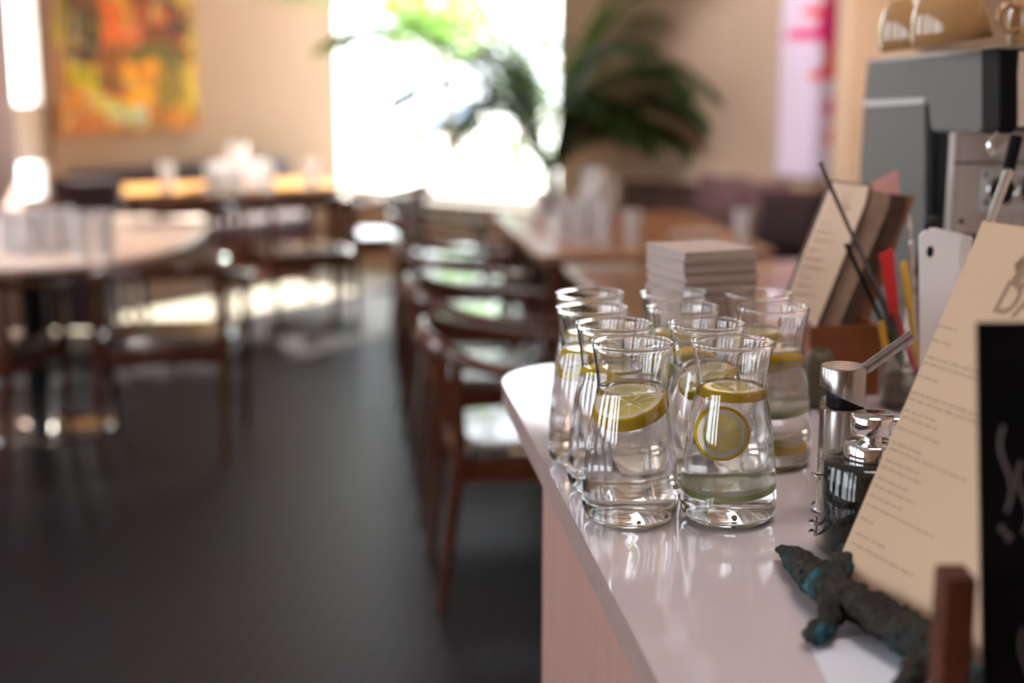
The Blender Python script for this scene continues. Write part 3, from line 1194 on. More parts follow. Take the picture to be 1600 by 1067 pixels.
lm = MB()
path = [lzp(1218, 856, 0.012) + (0.004,), lzp(1236, 868, 0.015) + (0.0105,), lzp(1262, 890, 0.017) + (0.016,), lzp(1292, 914, 0.020) + (0.019,), lzp(1330, 938, 0.021) + (0.018,),
        lzp(1372, 960, 0.021) + (0.0195,), lzp(1420, 990, 0.021) + (0.020,), lzp(1466, 1020, 0.020) + (0.019,), lzp(1512, 1062, 0.017) + (0.012,), lzp(1545, 1110, 0.012) + (0.004,)]
skin_along(lm, path, 36, 16)
legs = [
    [lzp(1308, 905, 0.024) + (0.010,), lzp(1318, 882, 0.032) + (0.009,), lzp(1322, 862, 0.036) + (0.008,), lzp(1322, 852, 0.036) + (0.004,)],
    [lzp(1312, 940, 0.020) + (0.011,), lzp(1292, 968, 0.014) + (0.0105,), lzp(1278, 988, 0.011) + (0.0115,), lzp(1276, 1004, 0.008) + (0.006,)],
    [lzp(1440, 1010, 0.018) + (0.011,), lzp(1428, 1050, 0.013) + (0.010,), lzp(1412, 1075, 0.010) + (0.010,), lzp(1404, 1085, 0.008) + (0.005,)],
]
for lp_ in legs:
    skin_along(lm, lp_, 22, 10)
lm.build('body', M_mosaic, lz)
ey = MB()
for (x, y, z) in ((1258, 872, 0.028), (1250, 893, 0.026)):
    p = lzp(x, y, z)
    ey.lathe([(0, -0.003), (0.0022, -0.002), (0.003, 0), (0.0022, 0.002), (0, 0.003)], 12, 0, Matrix.Translation(p))
ey.build('eyes', M_black, lz)

# pale sheet below the lizard
pa = [atz(1268, 1012, CTOP), atz(1450, 968, CTOP), atz(1560, 1090, CTOP), atz(1330, 1150, CTOP)]
o = MB().prism([(p.x, p.y) for p in pa], CTOP + 0.0003, CTOP + 0.0010).build('paper_sheet', M_bluepaper)
tag(o, 'pale blue paper sheet lying on the counter beneath the lizard figure', 'paper')

# ------------------------------------------------------------------ black cards in a wooden rack (right foreground)
rk0 = aty(1480, 905, 0.90)
rk = thing('card_rack', 'small reddish wooden card rack at the near right counter corner', 'rack', (rk0.x, rk0.y, CTOP))
hz = rk0.z - CTOP
MB().rbox((0, 0.0, 0), (0.021, 0.03, hz), 0.002).build('side_upright', M_wood_dark, rk)
MB().rbox((0.165, 0.0, 0), (0.186, 0.03, hz), 0.002).build('side_upright', M_wood_dark, rk)
MB().box((0.021, 0.004, 0), (0.165, 0.026, 0.012)).build('base_bar', M_wood_dark, rk)
bc0 = aty(1531, 930, 0.935)
tl = aty(1552, 530, 0.985)
bcard = thing('black_sign_card', 'black sign card with pale writing, standing in the wooden rack', 'sign', (bc0.x, 0.915, CTOP + 0.012))
tilt = math.atan2(0.07, 0.28)
Rm = Matrix.Rotation(-tilt, 4, 'X')
hh = (tl.z - CTOP) / cos(tilt)
cx0 = 0.003
bl = MB().box((cx0, 0, 0), (cx0 + 0.13, 0.004, hh), 0, Rm)
bl.build('card', M_blackplastic, bcard)
M_chalk = pbr('chalk', (0.16, 0.13, 0.13), 0.9)
for (ux, uz, w, hgt) in ((0.018, 0.19, 0.004, 0.06), (0.03, 0.17, 0.004, 0.05), (0.017, 0.145, 0.007, 0.010), (0.03, 0.05, 0.004, 0.06), (0.045, 0.06, 0.006, 0.05), (0.058, 0.09, 0.004, 0.03)):
    pts = [(cx0 + ux + 0.004 * sin(6 * t), -0.0008, uz + hgt * (t - 0.5)) for t in [k / 8 for k in range(9)]]
    MB().tube(pts, 0.0011, 6, 0, Rm).build('chalk_mark', M_chalk, bcard)

# ------------------------------------------------------------------ back cluster: wood box with leaning boards
bx0 = atz(1268, 622, CTOP)
bx = thing('wooden_box', 'open orange-brown wooden box holding the leaning menu boards', 'box', (0.425, 1.985, CTOP), radians(7))
bw_, bd_, bh_ = 0.105, 0.10, 0.103
w_b = MB()
w_b.box((0, 0, 0), (bw_, 0.008, bh_))
w_b.box((0, bd_ - 0.008, 0), (bw_, bd_, bh_))
w_b.box((0, 0.008, 0), (0.008, bd_ - 0.008, bh_))
w_b.box((bw_ - 0.008, 0.008, 0), (bw_, bd_ - 0.008, bh_))
w_b.box((0.008, 0.008, 0), (bw_ - 0.008, bd_ - 0.008, 0.006))
w_b.build('box_body', M_wood_box, bx)


def lean_board(name, label, cat, outline, Y0, thick, mat, slope, sheet=None, sheet_mat=None, group=None):
    """a board whose face is traced on a plane that recedes to the right; real thickness behind it"""
    p0 = aty(1300, 400, Y0)
    n = Vector((slope, -1, 0.28)).normalized()
    face = [atplane(x, y, p0, n) for x, y in outline]
    c = sum(face, Vector()) / len(face)
    t = thing(name, label, cat, c, group=group)
    front = [p - c for p in face]
    back = [p - n * thick for p in front]
    k = len(front)
    m = MB()
    m.add(front + back, [tuple(range(k)), tuple(reversed(range(k, 2 * k)))] + [(i, k + i, k + (i + 1) % k, (i + 1) % k) for i in range(k)])
    m.build('board', mat, t)
    return t, c, n


boards = [
    ('menu_board', 'ivory menu sheet on dark clipboard, frontmost of boards in wooden box', [(1303, 284), (1358, 291), (1352, 318), (1275, 512), (1232, 470), (1238, 445)], 2.02, 0.004, M_paper2),
    ('menu_board', 'grey-brown menu board second in the wooden box', [(1362, 297), (1391, 303), (1388, 325), (1308, 516), (1280, 512)], 2.045, 0.008, M_board_grey),
    ('menu_board', 'dark walnut menu board third in the wooden box', [(1362, 297), (1418, 308), (1414, 330), (1330, 517), (1280, 512)], 2.062, 0.008, M_board),
    ('menu_board', 'orange-brown wooden menu board rearmost in the wooden box', [(1392, 303), (1430, 306), (1424, 322), (1352, 517), (1310, 514)], 2.085, 0.008, M_wood_table),
]
for i, (nm, lab, ol, Y0, th_, mt) in enumerate(boards):
    t, c, n = lean_board(nm, lab, 'menu board', ol, Y0, th_, mt, 0.25, group='menu boards in the wooden box')
    if i == 0:
        bk = [(1300, 281), (1363, 289), (1358, 318), (1282, 514), (1229, 472), (1234, 444)]
        q = [atplane(x, y, c - n * 0.0045, n) - c for x, y in bk]
        q2 = [p - n * 0.006 for p in q]
        k = len(q)
        MB().add(q + q2, [tuple(range(k)), tuple(reversed(range(k, 2 * k)))] + [(j, k + j, k + (j + 1) % k, (j + 1) % k) for j in range(k)]).build('backing', M_board, t)
        ink = MB()
        for j in range(9):
            yy = 345 + j * 14
            xx = 1292 - (yy - 300) * 0.35
            a, b2 = atplane(xx, yy, c + n * 0.0003, n) - c, atplane(xx + 22 + 8 * (j % 3), yy + 5, c + n * 0.0003, n) - c
            ink.tube([a, b2], 0.0007, 5)
        for j in range(3):
            ink.tube([atplane(1318 + 5 * j, 300 + j, c + n * 0.0003, n) - c, atplane(1312 + 6 * j, 322, c + n * 0.0003, n) - c, atplane(1322 + 4 * j, 326, c + n * 0.0003, n) - c], 0.0008, 5)
        ink.build('print', M_ink_faint, t)
t, c, n = lean_board('pink_card', 'folded pink paper card peeking above the menu boards', 'card', [(1358, 289), (1402, 266), (1406, 300), (1385, 340)], 2.11, 0.002, M_pink, 0.25)

# olive jar at the box's left
op = atz(1270, 604, CTOP)
oj = thing('ceramic_jar', 'small dark olive ceramic jar left of the wooden box', 'jar', (0.427, 1.93, CTOP))
MB().lathe([(0, 0), (0.016, 0), (0.021, 0.008), (0.023, 0.035), (0.021, 0.066), (0.015, 0.079), (0.013, 0.081), (0.011, 0.079), (0.017, 0.064), (0.019, 0.035), (0.017, 0.01), (0, 0.006)], 32).build('pot', M_olive, oj)

# glass jar with tools
pj = Vector((0.552, 1.93, CTOP))
pen = thing('utensil_jar', 'clear glass jar full of pens and bar tools behind the tap', 'jar', pj)
MB().lathe([(0, 0), (0.036, 0), (0.039, 0.004), (0.039, 0.145), (0.0395, 0.147), (0.037, 0.147), (0.0368, 0.006), (0, 0.005)], 40).build('jar_glass', M_jarglass, pen)
MB().lathe([(0, 0.006), (0.036, 0.006), (0.036, 0.040), (0.02, 0.052), (0, 0.055)], 28).build('beads', M_beads, pen)


def tool(name, label, cat, pts, rad, mat, part=None, n=10):
    m = MB()
    m.tube(pts, rad, n)
    o = m.build(name, mat)
    tag(o, label, cat, 'tools in the glass jar')
    return o


PJ = pj
b0 = PJ + Vector((0.0, 0.0, 0.058))
tool('metal_skewer', 'long thin metal skewer rising leftmost from the glass jar', 'skewer', [b0 + Vector((0.008, -0.005, 0)), aty(1335, 375, 1.90), aty(1283, 258, 1.90), aty(1280, 254, 1.90)], [0.0022, 0.0026, 0.0030, 0.0050], M_dark_steel)
# scissors
sc = thing('scissors', 'dark closed scissors leaning left in the glass jar', 'scissors', tuple(b0), group='tools in the glass jar')
q0, q1 = aty(1322, 382, 1.92) - b0, Vector((-0.012, -0.012, 0.0))
MB().tube([q0, (q0 * 0.5 + q1 * 0.5), q1], [(0.009, 0.003), (0.008, 0.0025), (0.004, 0.002)], 10).build('blade', M_blackplastic, sc)
q2 = aty(1338, 376, 1.925) - b0
MB().tube([q2, (q2 * 0.5 + q1 * 0.5 + Vector((0.004, 0, 0))), q1 + Vector((0.006, 0, 0))], [(0.007, 0.003), (0.006, 0.0025), (0.003, 0.002)], 10).build('blade', M_dark_steel, sc)
rl = thing('red_spatula', 'flat red plastic spatula in the glass jar', 'spatula', tuple(b0), group='tools in the glass jar')
ol = [aty(x, y, 1.905) - b0 for x, y in ((1374, 398), (1396, 388), (1405, 482), (1390, 492))]
ol2 = [p + Vector((0, 0.004, 0)) for p in ol]
bevel(MB().add(ol + ol2, [(3, 2, 1, 0), (4, 5, 6, 7)] + [(i, (i + 1) % 4, 4 + (i + 1) % 4, 4 + i) for i in range(4)]).build('blade', M_red, rl), 0.0008)
MB().tube([aty(1398, 486, 1.907) - b0, Vector((0.004, -0.016, -0.003))], 0.004, 10).build('handle', M_red, rl)
tool('yellow_pen', 'yellow pen standing right of the red spatula', 'pen', [b0 + Vector((0.012, 0.004, 0)), aty(1412, 412, 1.93), aty(1413, 408, 1.93)], [0.0045, 0.0048, 0.003], M_yellow)
tool('yellow_pen', 'yellow pen leaning left of the red spatula', 'pen', [aty(1388, 562, 1.914), aty(1378, 512, 1.912), aty(1377, 502, 1.91)], [0.0048, 0.005, 0.003], M_yellow)
tw = thing('bar_spoon', 'steel spoon with twisted beaded stem rising from the glass jar', 'spoon', tuple(b0), group='tools in the glass jar')
top_ = aty(1421, 335, 1.94) - b0
lowp = Vector((0.016, 0.018, 0.0))
stem = MB()
pts, rr = [], []
for k in range(40):
    f_ = k / 39
    pts.append(lowp.lerp(top_, f_))
    rr.append(0.0022 + 0.0016 * abs(sin(f_ * 26)) * (1 if f_ > 0.4 else 0))
stem.tube(pts, rr, 10)
stem.build('stem', M_chrome, tw)
bt = thing('small_bottle', 'slim dark brown glass bottle behind the glass jar', 'bottle', (0.598, 2.02, CTOP))
MB().lathe([(0, 0), (0.021, 0), (0.023, 0.004), (0.023, 0.17), (0.018, 0.20), (0.010, 0.22), (0.009, 0.24), (0, 0.24)], 28).build('bottle_glass', M_brownglass, bt)
MB().lathe([(0, 0.24), (0.0105, 0.24), (0.0105, 0.256), (0, 0.258)], 20).build('cap', M_black, bt)

# white tags
for i, (ol, Y0, lab) in enumerate((([(1437, 368), (1446, 360), (1500, 372), (1505, 520), (1447, 520)], 1.80, 'front white plastic tag with dark hole beside the menu'), ([(1452, 357), (1461, 356), (1520, 370), (1525, 520), (1462, 520)], 1.825, 'rear white plastic tag behind the holed tag'))):
    f_ = [aty(x, y, Y0) for x, y in ol]
    f_[-1].z = CTOP
    f_[-2].z = CTOP
    c = Vector((sum(p.x for p in f_) / 5, Y0, CTOP))
    t = thing('plastic_tag', lab, 'tag', c, group='white plastic tags')
    q = [p - c for p in f_]
    q2 = [p + Vector((0, 0.003, 0)) for p in q]
    MB().add(q + q2, [tuple(reversed(range(5))), tuple(range(5, 10))] + [(j, (j + 1) % 5, 5 + (j + 1) % 5, 5 + j) for j in range(5)]).build('plate', M_whitep, t)
    if i == 0:
        hp = aty(1453, 393, Y0 - 0.0006) - c
        MB().lathe([(0, 0), (0.0042, 0), (0.0042, 0.0006), (0, 0.0006)], 20, 0, Matrix.Translation(hp) @ Matrix.Rotation(pi / 2, 4, 'X') @ Matrix.Scale(1.7, 4, (0, 1, 0))).build('hole', M_black, t)

# ------------------------------------------------------------------ espresso machine
mF = Vector((0.668, 1.95, CTOP))          # front left lower corner
md = CD.copy()                            # front -> back
mx_ = CE.copy()                           # left -> right
esp = thing('espresso_machine', 'large grey and stainless espresso machine at the counter end', 'coffee machine', mF)
ML = 0.40


def side_pts(pix):
    out = []
    n = -mx_
    for x, y in pix:
        p = atplane(x, y, mF, n) - mF
        out.append(p)
    return out


def side_slab(pix, depth, off=0.0):
    f_ = [p + mx_ * (-off) for p in side_pts(pix)]
    b_ = [p + mx_ * (off + depth) for p in side_pts(pix)]
    k = len(f_)
    m = MB()
    m.add(f_ + b_, [tuple(range(k)), tuple(reversed(range(k, 2 * k)))] + [(i, k + i, k + (i + 1) % k, (i + 1) % k) for i in range(k)])
    return m


MWID = 0.62
bevel(side_slab([(1358, 96), (1538, 80), (1536, 204), (1530, 208), (1462, 206), (1456, 198), (1453, 166), (1448, 158), (1351, 163)], 0.012, 0.003).build('upper_side_panel', M_grey_panel, esp), 0.003)
bevel(side_slab([(1350, 166), (1446, 161), (1446, 420), (1450, 520), (1336, 520), (1343, 300)], 0.012, 0.002).build('lower_side_panel', M_grey_panel, esp), 0.003)
side_slab([(1353, 157), (1447, 153), (1450, 158), (1447, 162), (1351, 167)], 0.014, 0.0045).build('side_trim_strip', M_grey_trim, esp)
# black inner chassis behind the panels
side_slab([(1362, 100), (1534, 84), (1534, 202), (1480, 206), (1480, 596), (1360, 532)], MWID - 0.02, -0.012).build('chassis', M_blackplastic, esp)
bevel(side_slab([(1536, 76), (1566, 73), (1566, 200), (1558, 209), (1536, 208)], 0.02, 0.004).build('front_corner_trim', M_blackplastic, esp), 0.004)
side_slab([(1352, 98), (1360, 92), (1566, 71), (1566, 76), (1536, 81), (1362, 100)], MWID, 0.002).build('cup_tray', M_steel, esp)
# front of the head: dark band with reflective red-brown strip


def fbox(mb, x0, x1, d0, d1, z0, z1, mi=0):
    """box in machine axes: x to the right along the front, d towards the back"""
    R = Matrix(((mx_.x, md.x, 0, 0), (mx_.y, md.y, 0, 0), (0, 0, 1, 0), (0, 0, 0, 1)))
    mb.box((x0, d0, z0 - CTOP), (x1, d1, z1 - CTOP), mi, R)
    return mb


ztop = aty(1566, 80, 1.93).z
zbot = aty(1566, 200, 1.93).z
fd = side_pts([(1566, 100)])[0].dot(md)
m = MB()
fbox(m, 0.022, MWID, fd - 0.002, fd + 0.03, zbot, ztop)
m.build('head_front', M_chrome, esp)
m = MB()
fbox(m, 0.045, MWID - 0.03, fd - 0.005, fd + 0.01, zbot + 0.012, ztop - 0.010)
m.build('control_band', M_blackplastic, esp)
bd = side_pts([(1484, 300)])[0].dot(md)
zs0, zs1 = CTOP + 0.06, zbot - 0.002
m = MB()
fbox(m, 0.004, MWID, bd, bd + 0.02, zs0, zs1)
m.build('back_splash', M_steel_panel, esp)
fd2 = bd - 0.001
zl = aty(1540, 254, 1.95 + bd).z
m = MB()
fbox(m, 0.004, MWID, bd - 0.002, bd + 0.003, zl - 0.002, zl + 0.001)
m.build('seam_strip', M_black, esp)


def front_at(x, y, off=0.0):
    pl = mF + md * (bd + off)
    return atplane(x, y, pl, md) - mF


gp = front_at(1562, 297)
R3 = Matrix(((mx_.x, 0, -md.x, 0), (mx_.y, 0, -md.y, 0), (0, 1, 0, 0), (0, 0, 0, 1)))   # local xy on the front, z outwards
Mg = Matrix.Translation(gp) @ R3
gau = MB().rbox((-0.030, -0.032, 0.0), (0.075, 0.032, 0.004), 0.004, 0, Mg)
gp_o = gau.build('gauge_plate', M_grey_trim, esp)
for dx in (0.0, 0.048):
    g = MB()
    g.lathe([(0.0205, 0.004), (0.0240, 0.004), (0.0240, 0.010), (0.0222, 0.0120), (0.020, 0.010), (0.020, 0.006), (0, 0.006)], 32, 0, Mg @ Matrix.Translation((dx, 0, 0)))
    go = g.build('gauge', M_chrome, gp_o)
    MB().lathe([(0, 0.0062), (0.0195, 0.0062), (0.0195, 0.0072), (0, 0.0072)], 28, 0, Mg @ Matrix.Translation((dx, 0, 0))).build('gauge_dial', M_black, gp_o)
sw = MB()
for (x, y) in ((1538, 273), (1538, 316), (1501, 345)):
    p = front_at(x, y)
    sw.lathe([(0, 0), (0.0036, 0), (0.003, 0.002), (0, 0.0025)], 14, 0, Matrix.Translation(p) @ R3 @ Matrix.Translation((0, 0, 0.004)))
sw.build('screws', M_black, esp)
# steam wand: chrome hook, black grip, chrome tube
a0 = aty(1588, 214, 1.90) - mF
a1 = aty(1576, 266, 1.885) - mF
a2 = aty(1546, 350, 1.865) - mF
MB().tube([a0, a1], [0.0085, 0.0085], 16).build('wand_grip', M_blackplastic, esp)
MB().tube([a1, a2], [0.0062, 0.0056], 16).build('steam_wand', M_chrome, esp)
hk = [aty(x, y, 1.93) - mF for x, y in ((1560, 208), (1548, 222), (1547, 236), (1553, 240), (1575, 222), (1584, 214))]
MB().tube(crspline([tuple(p) for p in hk], 5), 0.0042, 12).build('spout_hook', M_chrome, esp)
# drip tray and feet (behind the cards)
m = MB()
fbox(m, 0.0, MWID, -0.02, bd + 0.02, CTOP + 0.025, CTOP + 0.06)
m.build('drip_tray', M_steel, esp)
for dx in (0.03, MWID - 0.05):
    for dd in (0.02, 0.34):
        m = MB()
        fbox(m, dx, dx + 0.03, dd, dd + 0.03, CTOP, CTOP + 0.026 if dd < 0.1 else CTOP + 0.06)
        m.build('foot', M_black, esp)

# cups on the machine
def cup_proto():
    t = thing('coffee_cup', 'x', 'cup')
    b = MB()
    R = 0.056
    prof = [(0.030, 0.074), (0.033, 0.074), (0.036, 0.070), (0.0445, 0.060), (0.0515, 0.042), (0.0550, 0.020), (R, 0.001), (R - 0.0012, 0.0), (R - 0.003, 0.001), (0.052, 0.020), (0.0485, 0.042), (0.0415, 0.058), (0.03, 0.067), (0, 0.068)]
    b.lathe([(0, 0.0715), (0.028, 0.0715)] + prof, 44)
    b.build('cup_body', M_cup, t)
    hn = MB()
    hn.tube(crspline([(0.047, 0, 0.046), (0.066, 0, 0.056), (0.082, 0, 0.048), (0.084, 0, 0.032), (0.072, 0, 0.020), (0.0525, 0, 0.020)], 5), [(0.0055, 0.004)] * 26, 10)
    hn.build('handle', M_cup, t)
    return t


zc = aty(1488, 84, 2.08).z
cups = [((1487, 78), 2.06, 1.1, (radians(0), radians(-8)), 'tan ceramic cup upside down on the machine, middle one'), ((1433, 82), 2.21, 1.2, (0, 0), 'tan ceramic cup upside down, leftmost on the machine'), ((1640, 72), 2.02, 3.5, (0, 0), 'tan ceramic cup with visible handle, rightmost on the machine')]
cp0 = None
for (px, py), Yc, rz, (rx, ry), lab in cups:
    q = aty(px, py, Yc)
    # height of the tray under the cup
    dd = (q - mF).dot(md)
    zz = aty(1566, 71, 1.93).z + (aty(1360, 92, 2.35).z - aty(1566, 71, 1.93).z) * max(0, min(1, (dd + 0.02) / 0.42)) + 0.0032
    if cp0 is None:
        o = cp0 = cup_proto()
        o['label'] = lab
    else:
        o = copy_tree(cp0, (0, 0, 0), label=lab)
    o['group'] = 'cups on the espresso machine'
    tl_ = radians(8)
    o.location = (q.x, q.y, zz + 0.056 * sin(tl_) + 0.001)
    o.rotation_euler = (Matrix.Rotation(-tl_, 3, 'Y') @ Matrix.Rotation(rz, 3, 'Z')).to_euler()


# ------------------------------------------------------------------ chairs
def make_chair():
    t = thing('armchair', 'x', 'chair', group='dark wood armchairs')
    # bent arm and back rail, one piece
    half = [(-0.285, 0.20, 0.645, 0.026, 0.012), (-0.298, 0.08, 0.655, 0.026, 0.012), (-0.295, -0.06, 0.668, 0.022, 0.014), (-0.262, -0.18, 0.690, 0.017, 0.020), (-0.185, -0.262, 0.714, 0.014, 0.029), (-0.095, -0.297, 0.724, 0.013, 0.034), (0, -0.307, 0.727, 0.013, 0.035)]
    full = half + [(-x, y, z, a, b) for x, y, z, a, b in reversed(half[:-1])]
    pts = crspline(full, 4)
    r = MB()
    r.tube([p[:3] for p in pts], [(p[3], p[4]) for p in pts], 12)
    r.build('arm_rail', M_wood_red, t)
    for sx in (-1, 1):
        MB().tube([(sx * 0.255, 0.245, 0), (sx * 0.262, 0.228, 0.25), (sx * 0.270, 0.212, 0.44), (sx * 0.282, 0.17, 0.652)], [0.0125, 0.017, 0.0205, 0.014], 12).build('leg', M_wood_red, t)
        MB().tube([(sx * 0.215, -0.275, 0), (sx * 0.222, -0.245, 0.25), (sx * 0.228, -0.222, 0.44), (sx * 0.226, -0.228, 0.70)], [0.0125, 0.017, 0.0205, 0.014], 12).build('leg', M_wood_red, t)
    f = MB()
    f.rbox((-0.262, 0.188, 0.365), (0.262, 0.214, 0.425), 0.006)
    f.rbox((-0.222, -0.232, 0.365), (0.222, -0.208, 0.425), 0.006)
    for sx in (-1, 1):
        f.loft([[(sx * 0.262 - 0.011, 0.20, 0.37), (sx * 0.262 + 0.011, 0.20, 0.37), (sx * 0.262 + 0.011, 0.20, 0.425), (sx * 0.262 - 0.011, 0.20, 0.425)],
                [(sx * 0.225 - 0.011, -0.22, 0.37), (sx * 0.225 + 0.011, -0.22, 0.37), (sx * 0.225 + 0.011, -0.22, 0.425), (sx * 0.225 - 0.011, -0.22, 0.425)]], 0, False)
    f.build('seat_frame', M_wood_red, t)
    s = MB()
    secs = []
    for ins, z in ((0.03, 0.415), (0.006, 0.42), (0.0, 0.432), (0.002, 0.444), (0.012, 0.453), (0.04, 0.459), (0.10, 0.461)):
        ring = []
        n = 40
        for k in range(n):
            a = 2 * pi * k / n
            ex = 2 / 5.0
            cx, sy = cos(a), sin(a)
            x = math.copysign(abs(cx) ** ex, cx)
            y = math.copysign(abs(sy) ** ex, sy)
            w = 0.262 - 0.02 * (0.5 - 0.5 * y) - ins
            ring.append((x * w, 0.005 + y * (0.225 - ins), z))
        secs.append(ring)
    s.loft(secs, 0, True)
    s.build('seat', M_leather, t)
    return t


ch0 = None


def chair(x, y, face, label):
    """face: direction (dx, dy) the sitter looks"""
    global ch0
    rz = math.atan2(face[1], face[0]) - pi / 2
    if ch0 is None:
        ch0 = make_chair()
        ch0.location = (x, y, 0)
        ch0.rotation_euler = (0, 0, rz)
        ch0['label'] = label
        return ch0
    return copy_tree(ch0, (x, y, 0), rz, label)


F = (0.9925, 0.1226)
chair(0.055, 3.86, F, 'dark wood armchair nearest the counter corner, facing the right-hand tables')
chair(-0.045, 4.66, F, 'dark wood armchair second in the row behind the counter corner')
chair(-0.17, 5.68, F, 'dark wood armchair third in the row behind the counter corner')
chair(-0.27, 6.62, F, 'dark wood armchair fourth in the row, nearly before the window')
chair(-0.36, 7.48, F, 'dark wood armchair at the far end of the row, below the window')
chair(-1.30, 5.29, (-0.10, 0.99), 'dark wood armchair seen from behind at the round-ended pale table')
chair(-1.975, 5.08, (0.05, 1.0), 'dark wood armchair cut by the left edge, at the pale table')
chair(-0.76, 8.32, (-0.88, -0.1), 'dark wood armchair with sunlit seat left of the window')
chair(-1.76, 7.40, (-0.44, 0.9), 'dark wood armchair at the left of the honey wood table')
chair(-1.14, 7.66, (-0.44, 0.9), 'dark wood armchair at the right front of the honey wood table')


# ------------------------------------------------------------------ tables
def rect_table(name, label, corner, ex, wx, ey, wy, z, top_mat, leg_mat, group='wooden tables'):
    """corner = near left; ex, ey unit directions; leg table"""
    t = thing(name, label, 'table', (corner[0], corner[1], 0), math.atan2(ex[1], ex[0]), group)
    tp_ = MB().rbox((0, 0, z - 0.032), (wx, wy, z), 0.012, rz=0.006)
    tp_.build('tabletop', top_mat, t)
    ap = MB()
    ap.box((0.07, 0.07, z - 0.095), (wx - 0.07, 0.09, z - 0.032)).box((0.07, wy - 0.09, z - 0.095), (wx - 0.07, wy - 0.07, z - 0.032))
    ap.box((0.07, 0.09, z - 0.095), (0.09, wy - 0.09, z - 0.032)).box((wx - 0.09, 0.09, z - 0.095), (wx - 0.07, wy - 0.09, z - 0.032))
    ap.build('apron', leg_mat, t)
    for lx in (0.075, wx - 0.075):
        for ly in (0.075, wy - 0.075):
            MB().tube([(lx, ly, 0), (lx, ly, z * 0.6), (lx, ly, z - 0.033)], [0.018, 0.026, 0.030], 12).build('leg', leg_mat, t)
    return t


e2 = (0.9, 0.436)
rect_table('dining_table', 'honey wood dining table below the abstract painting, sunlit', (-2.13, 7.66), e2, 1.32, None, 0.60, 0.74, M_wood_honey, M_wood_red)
rect_table('dining_table', 'long reddish wood table crowded with glasses, right of the chair row', (0.10, 5.30), F, 0.92, None, 1.42, 0.74, M_wood_table, M_wood_red)
rect_table('dining_table', 'nearer reddish wood table just behind the napkin stack', (0.36, 3.62), F, 0.92, None, 1.44, 0.74, M_wood_table, M_wood_red)

# pale table at the left: superellipse top, black column, polished disc foot
lt = thing('pedestal_table', 'pale round-ended pedestal table with polished disc foot at left', 'table', (-1.96, 5.80, 0))
prof = []
for k in range(72):
    a = 2 * pi * k / 72
    ex = 2 / 2.5
    prof.append((0.66 * math.copysign(abs(cos(a)) ** ex, cos(a)), 0.86 * math.copysign(abs(sin(a)) ** ex, sin(a))))
tpm = MB()
tpm.loft([[(x * s_, y * s_, z) for x, y in prof] for s_, z in ((0.95, 0.712), (0.99, 0.716), (1.0, 0.724), (1.0, 0.734), (0.992, 0.74))], 0, True)
tpm.build('tabletop', M_laminate, lt)
MB().lathe([(0, 0.02), (0.055, 0.02), (0.05, 0.06), (0.05, 0.68), (0.09, 0.712), (0, 0.712)], 32, 0, Matrix.Translation((0.05, -0.2, 0))).build('column', M_black, lt)
MB().lathe([(0, 0), (0.305, 0), (0.31, 0.006), (0.30, 0.014), (0.10, 0.030), (0, 0.031)], 64, 0, Matrix.Translation((0.05, -0.2, 0))).build('disc_foot', M_chrome, lt)

# ------------------------------------------------------------------ banquettes and cushions
bq = thing('banquette', 'dark upholstered banquette along the wall below the painting', 'bench', tuple(C1 + D1 * -2.35 + Vector((0, 0, 0))), math.atan2(D1.y, D1.x))
m = MB().rbox((0.0, -0.12, 0.38), (1.75, -0.02, 0.80), 0.03)
m.build('backrest', M_cushion_dark, bq)
MB().rbox((0.0, -0.36, 0.30), (1.75, -0.12, 0.44), 0.03).build('seat', M_cushion_dark, bq)
MB().box((0.02, -0.34, 0), (1.73, -0.03, 0.30)).build('plinth', M_wood_red, bq)
wb = thing('banquette', 'long banquette with dark wood top rail along the rear wall', 'bench', tuple(C1 + D2 * 2.5), math.atan2(D2.y, D2.x))
MB().box((0, -0.14, 0.0), (3.3, -0.02, 0.68)).build('backrest', M_board, wb)
MB().rbox((0, -0.16, 0.68), (3.3, 0.0, 0.73), 0.01).build('top_rail', M_wood_red, wb)
MB().rbox((0, -0.62, 0.34), (3.3, -0.14, 0.45), 0.03).build('seat', M_cushion, wb)
MB().box((0.02, -0.58, 0), (3.28, -0.14, 0.34)).build('plinth', M_wood_red, wb)


def cushion(loc, rot, w, h, th_, mat, label):
    m = MB()
    n = 14
    vs = []
    for s_ in (1, -1):
        for i in range(n + 1):
            for j in range(n + 1):
                u, v = 2 * i / n - 1, 2 * j / n - 1
                f_ = (1 - u ** 4) * (1 - v ** 4)
                pin = 1 - 0.06 * (1 - abs(u * v)) * (abs(u) ** 6 + abs(v) ** 6)
                vs.append((u * w / 2 * pin, s_ * th_ / 2 * f_ ** 0.6, v * h / 2 * pin))
    q = (n + 1) ** 2
    fs = []
    for i in range(n):
        for j in range(n):
            a, b_, c_, d_ = i * (n + 1) + j, (i + 1) * (n + 1) + j, (i + 1) * (n + 1) + j + 1, i * (n + 1) + j + 1
            fs.append((a, d_, c_, b_))
            fs.append((q + a, q + b_, q + c_, q + d_))
    m.add(vs, fs, 0, True)
    o = m.build('cushion', mat)
    o.location = loc
    o.rotation_euler = rot
    tag(o, label, 'cushion', 'cushions on the banquettes')
    return o


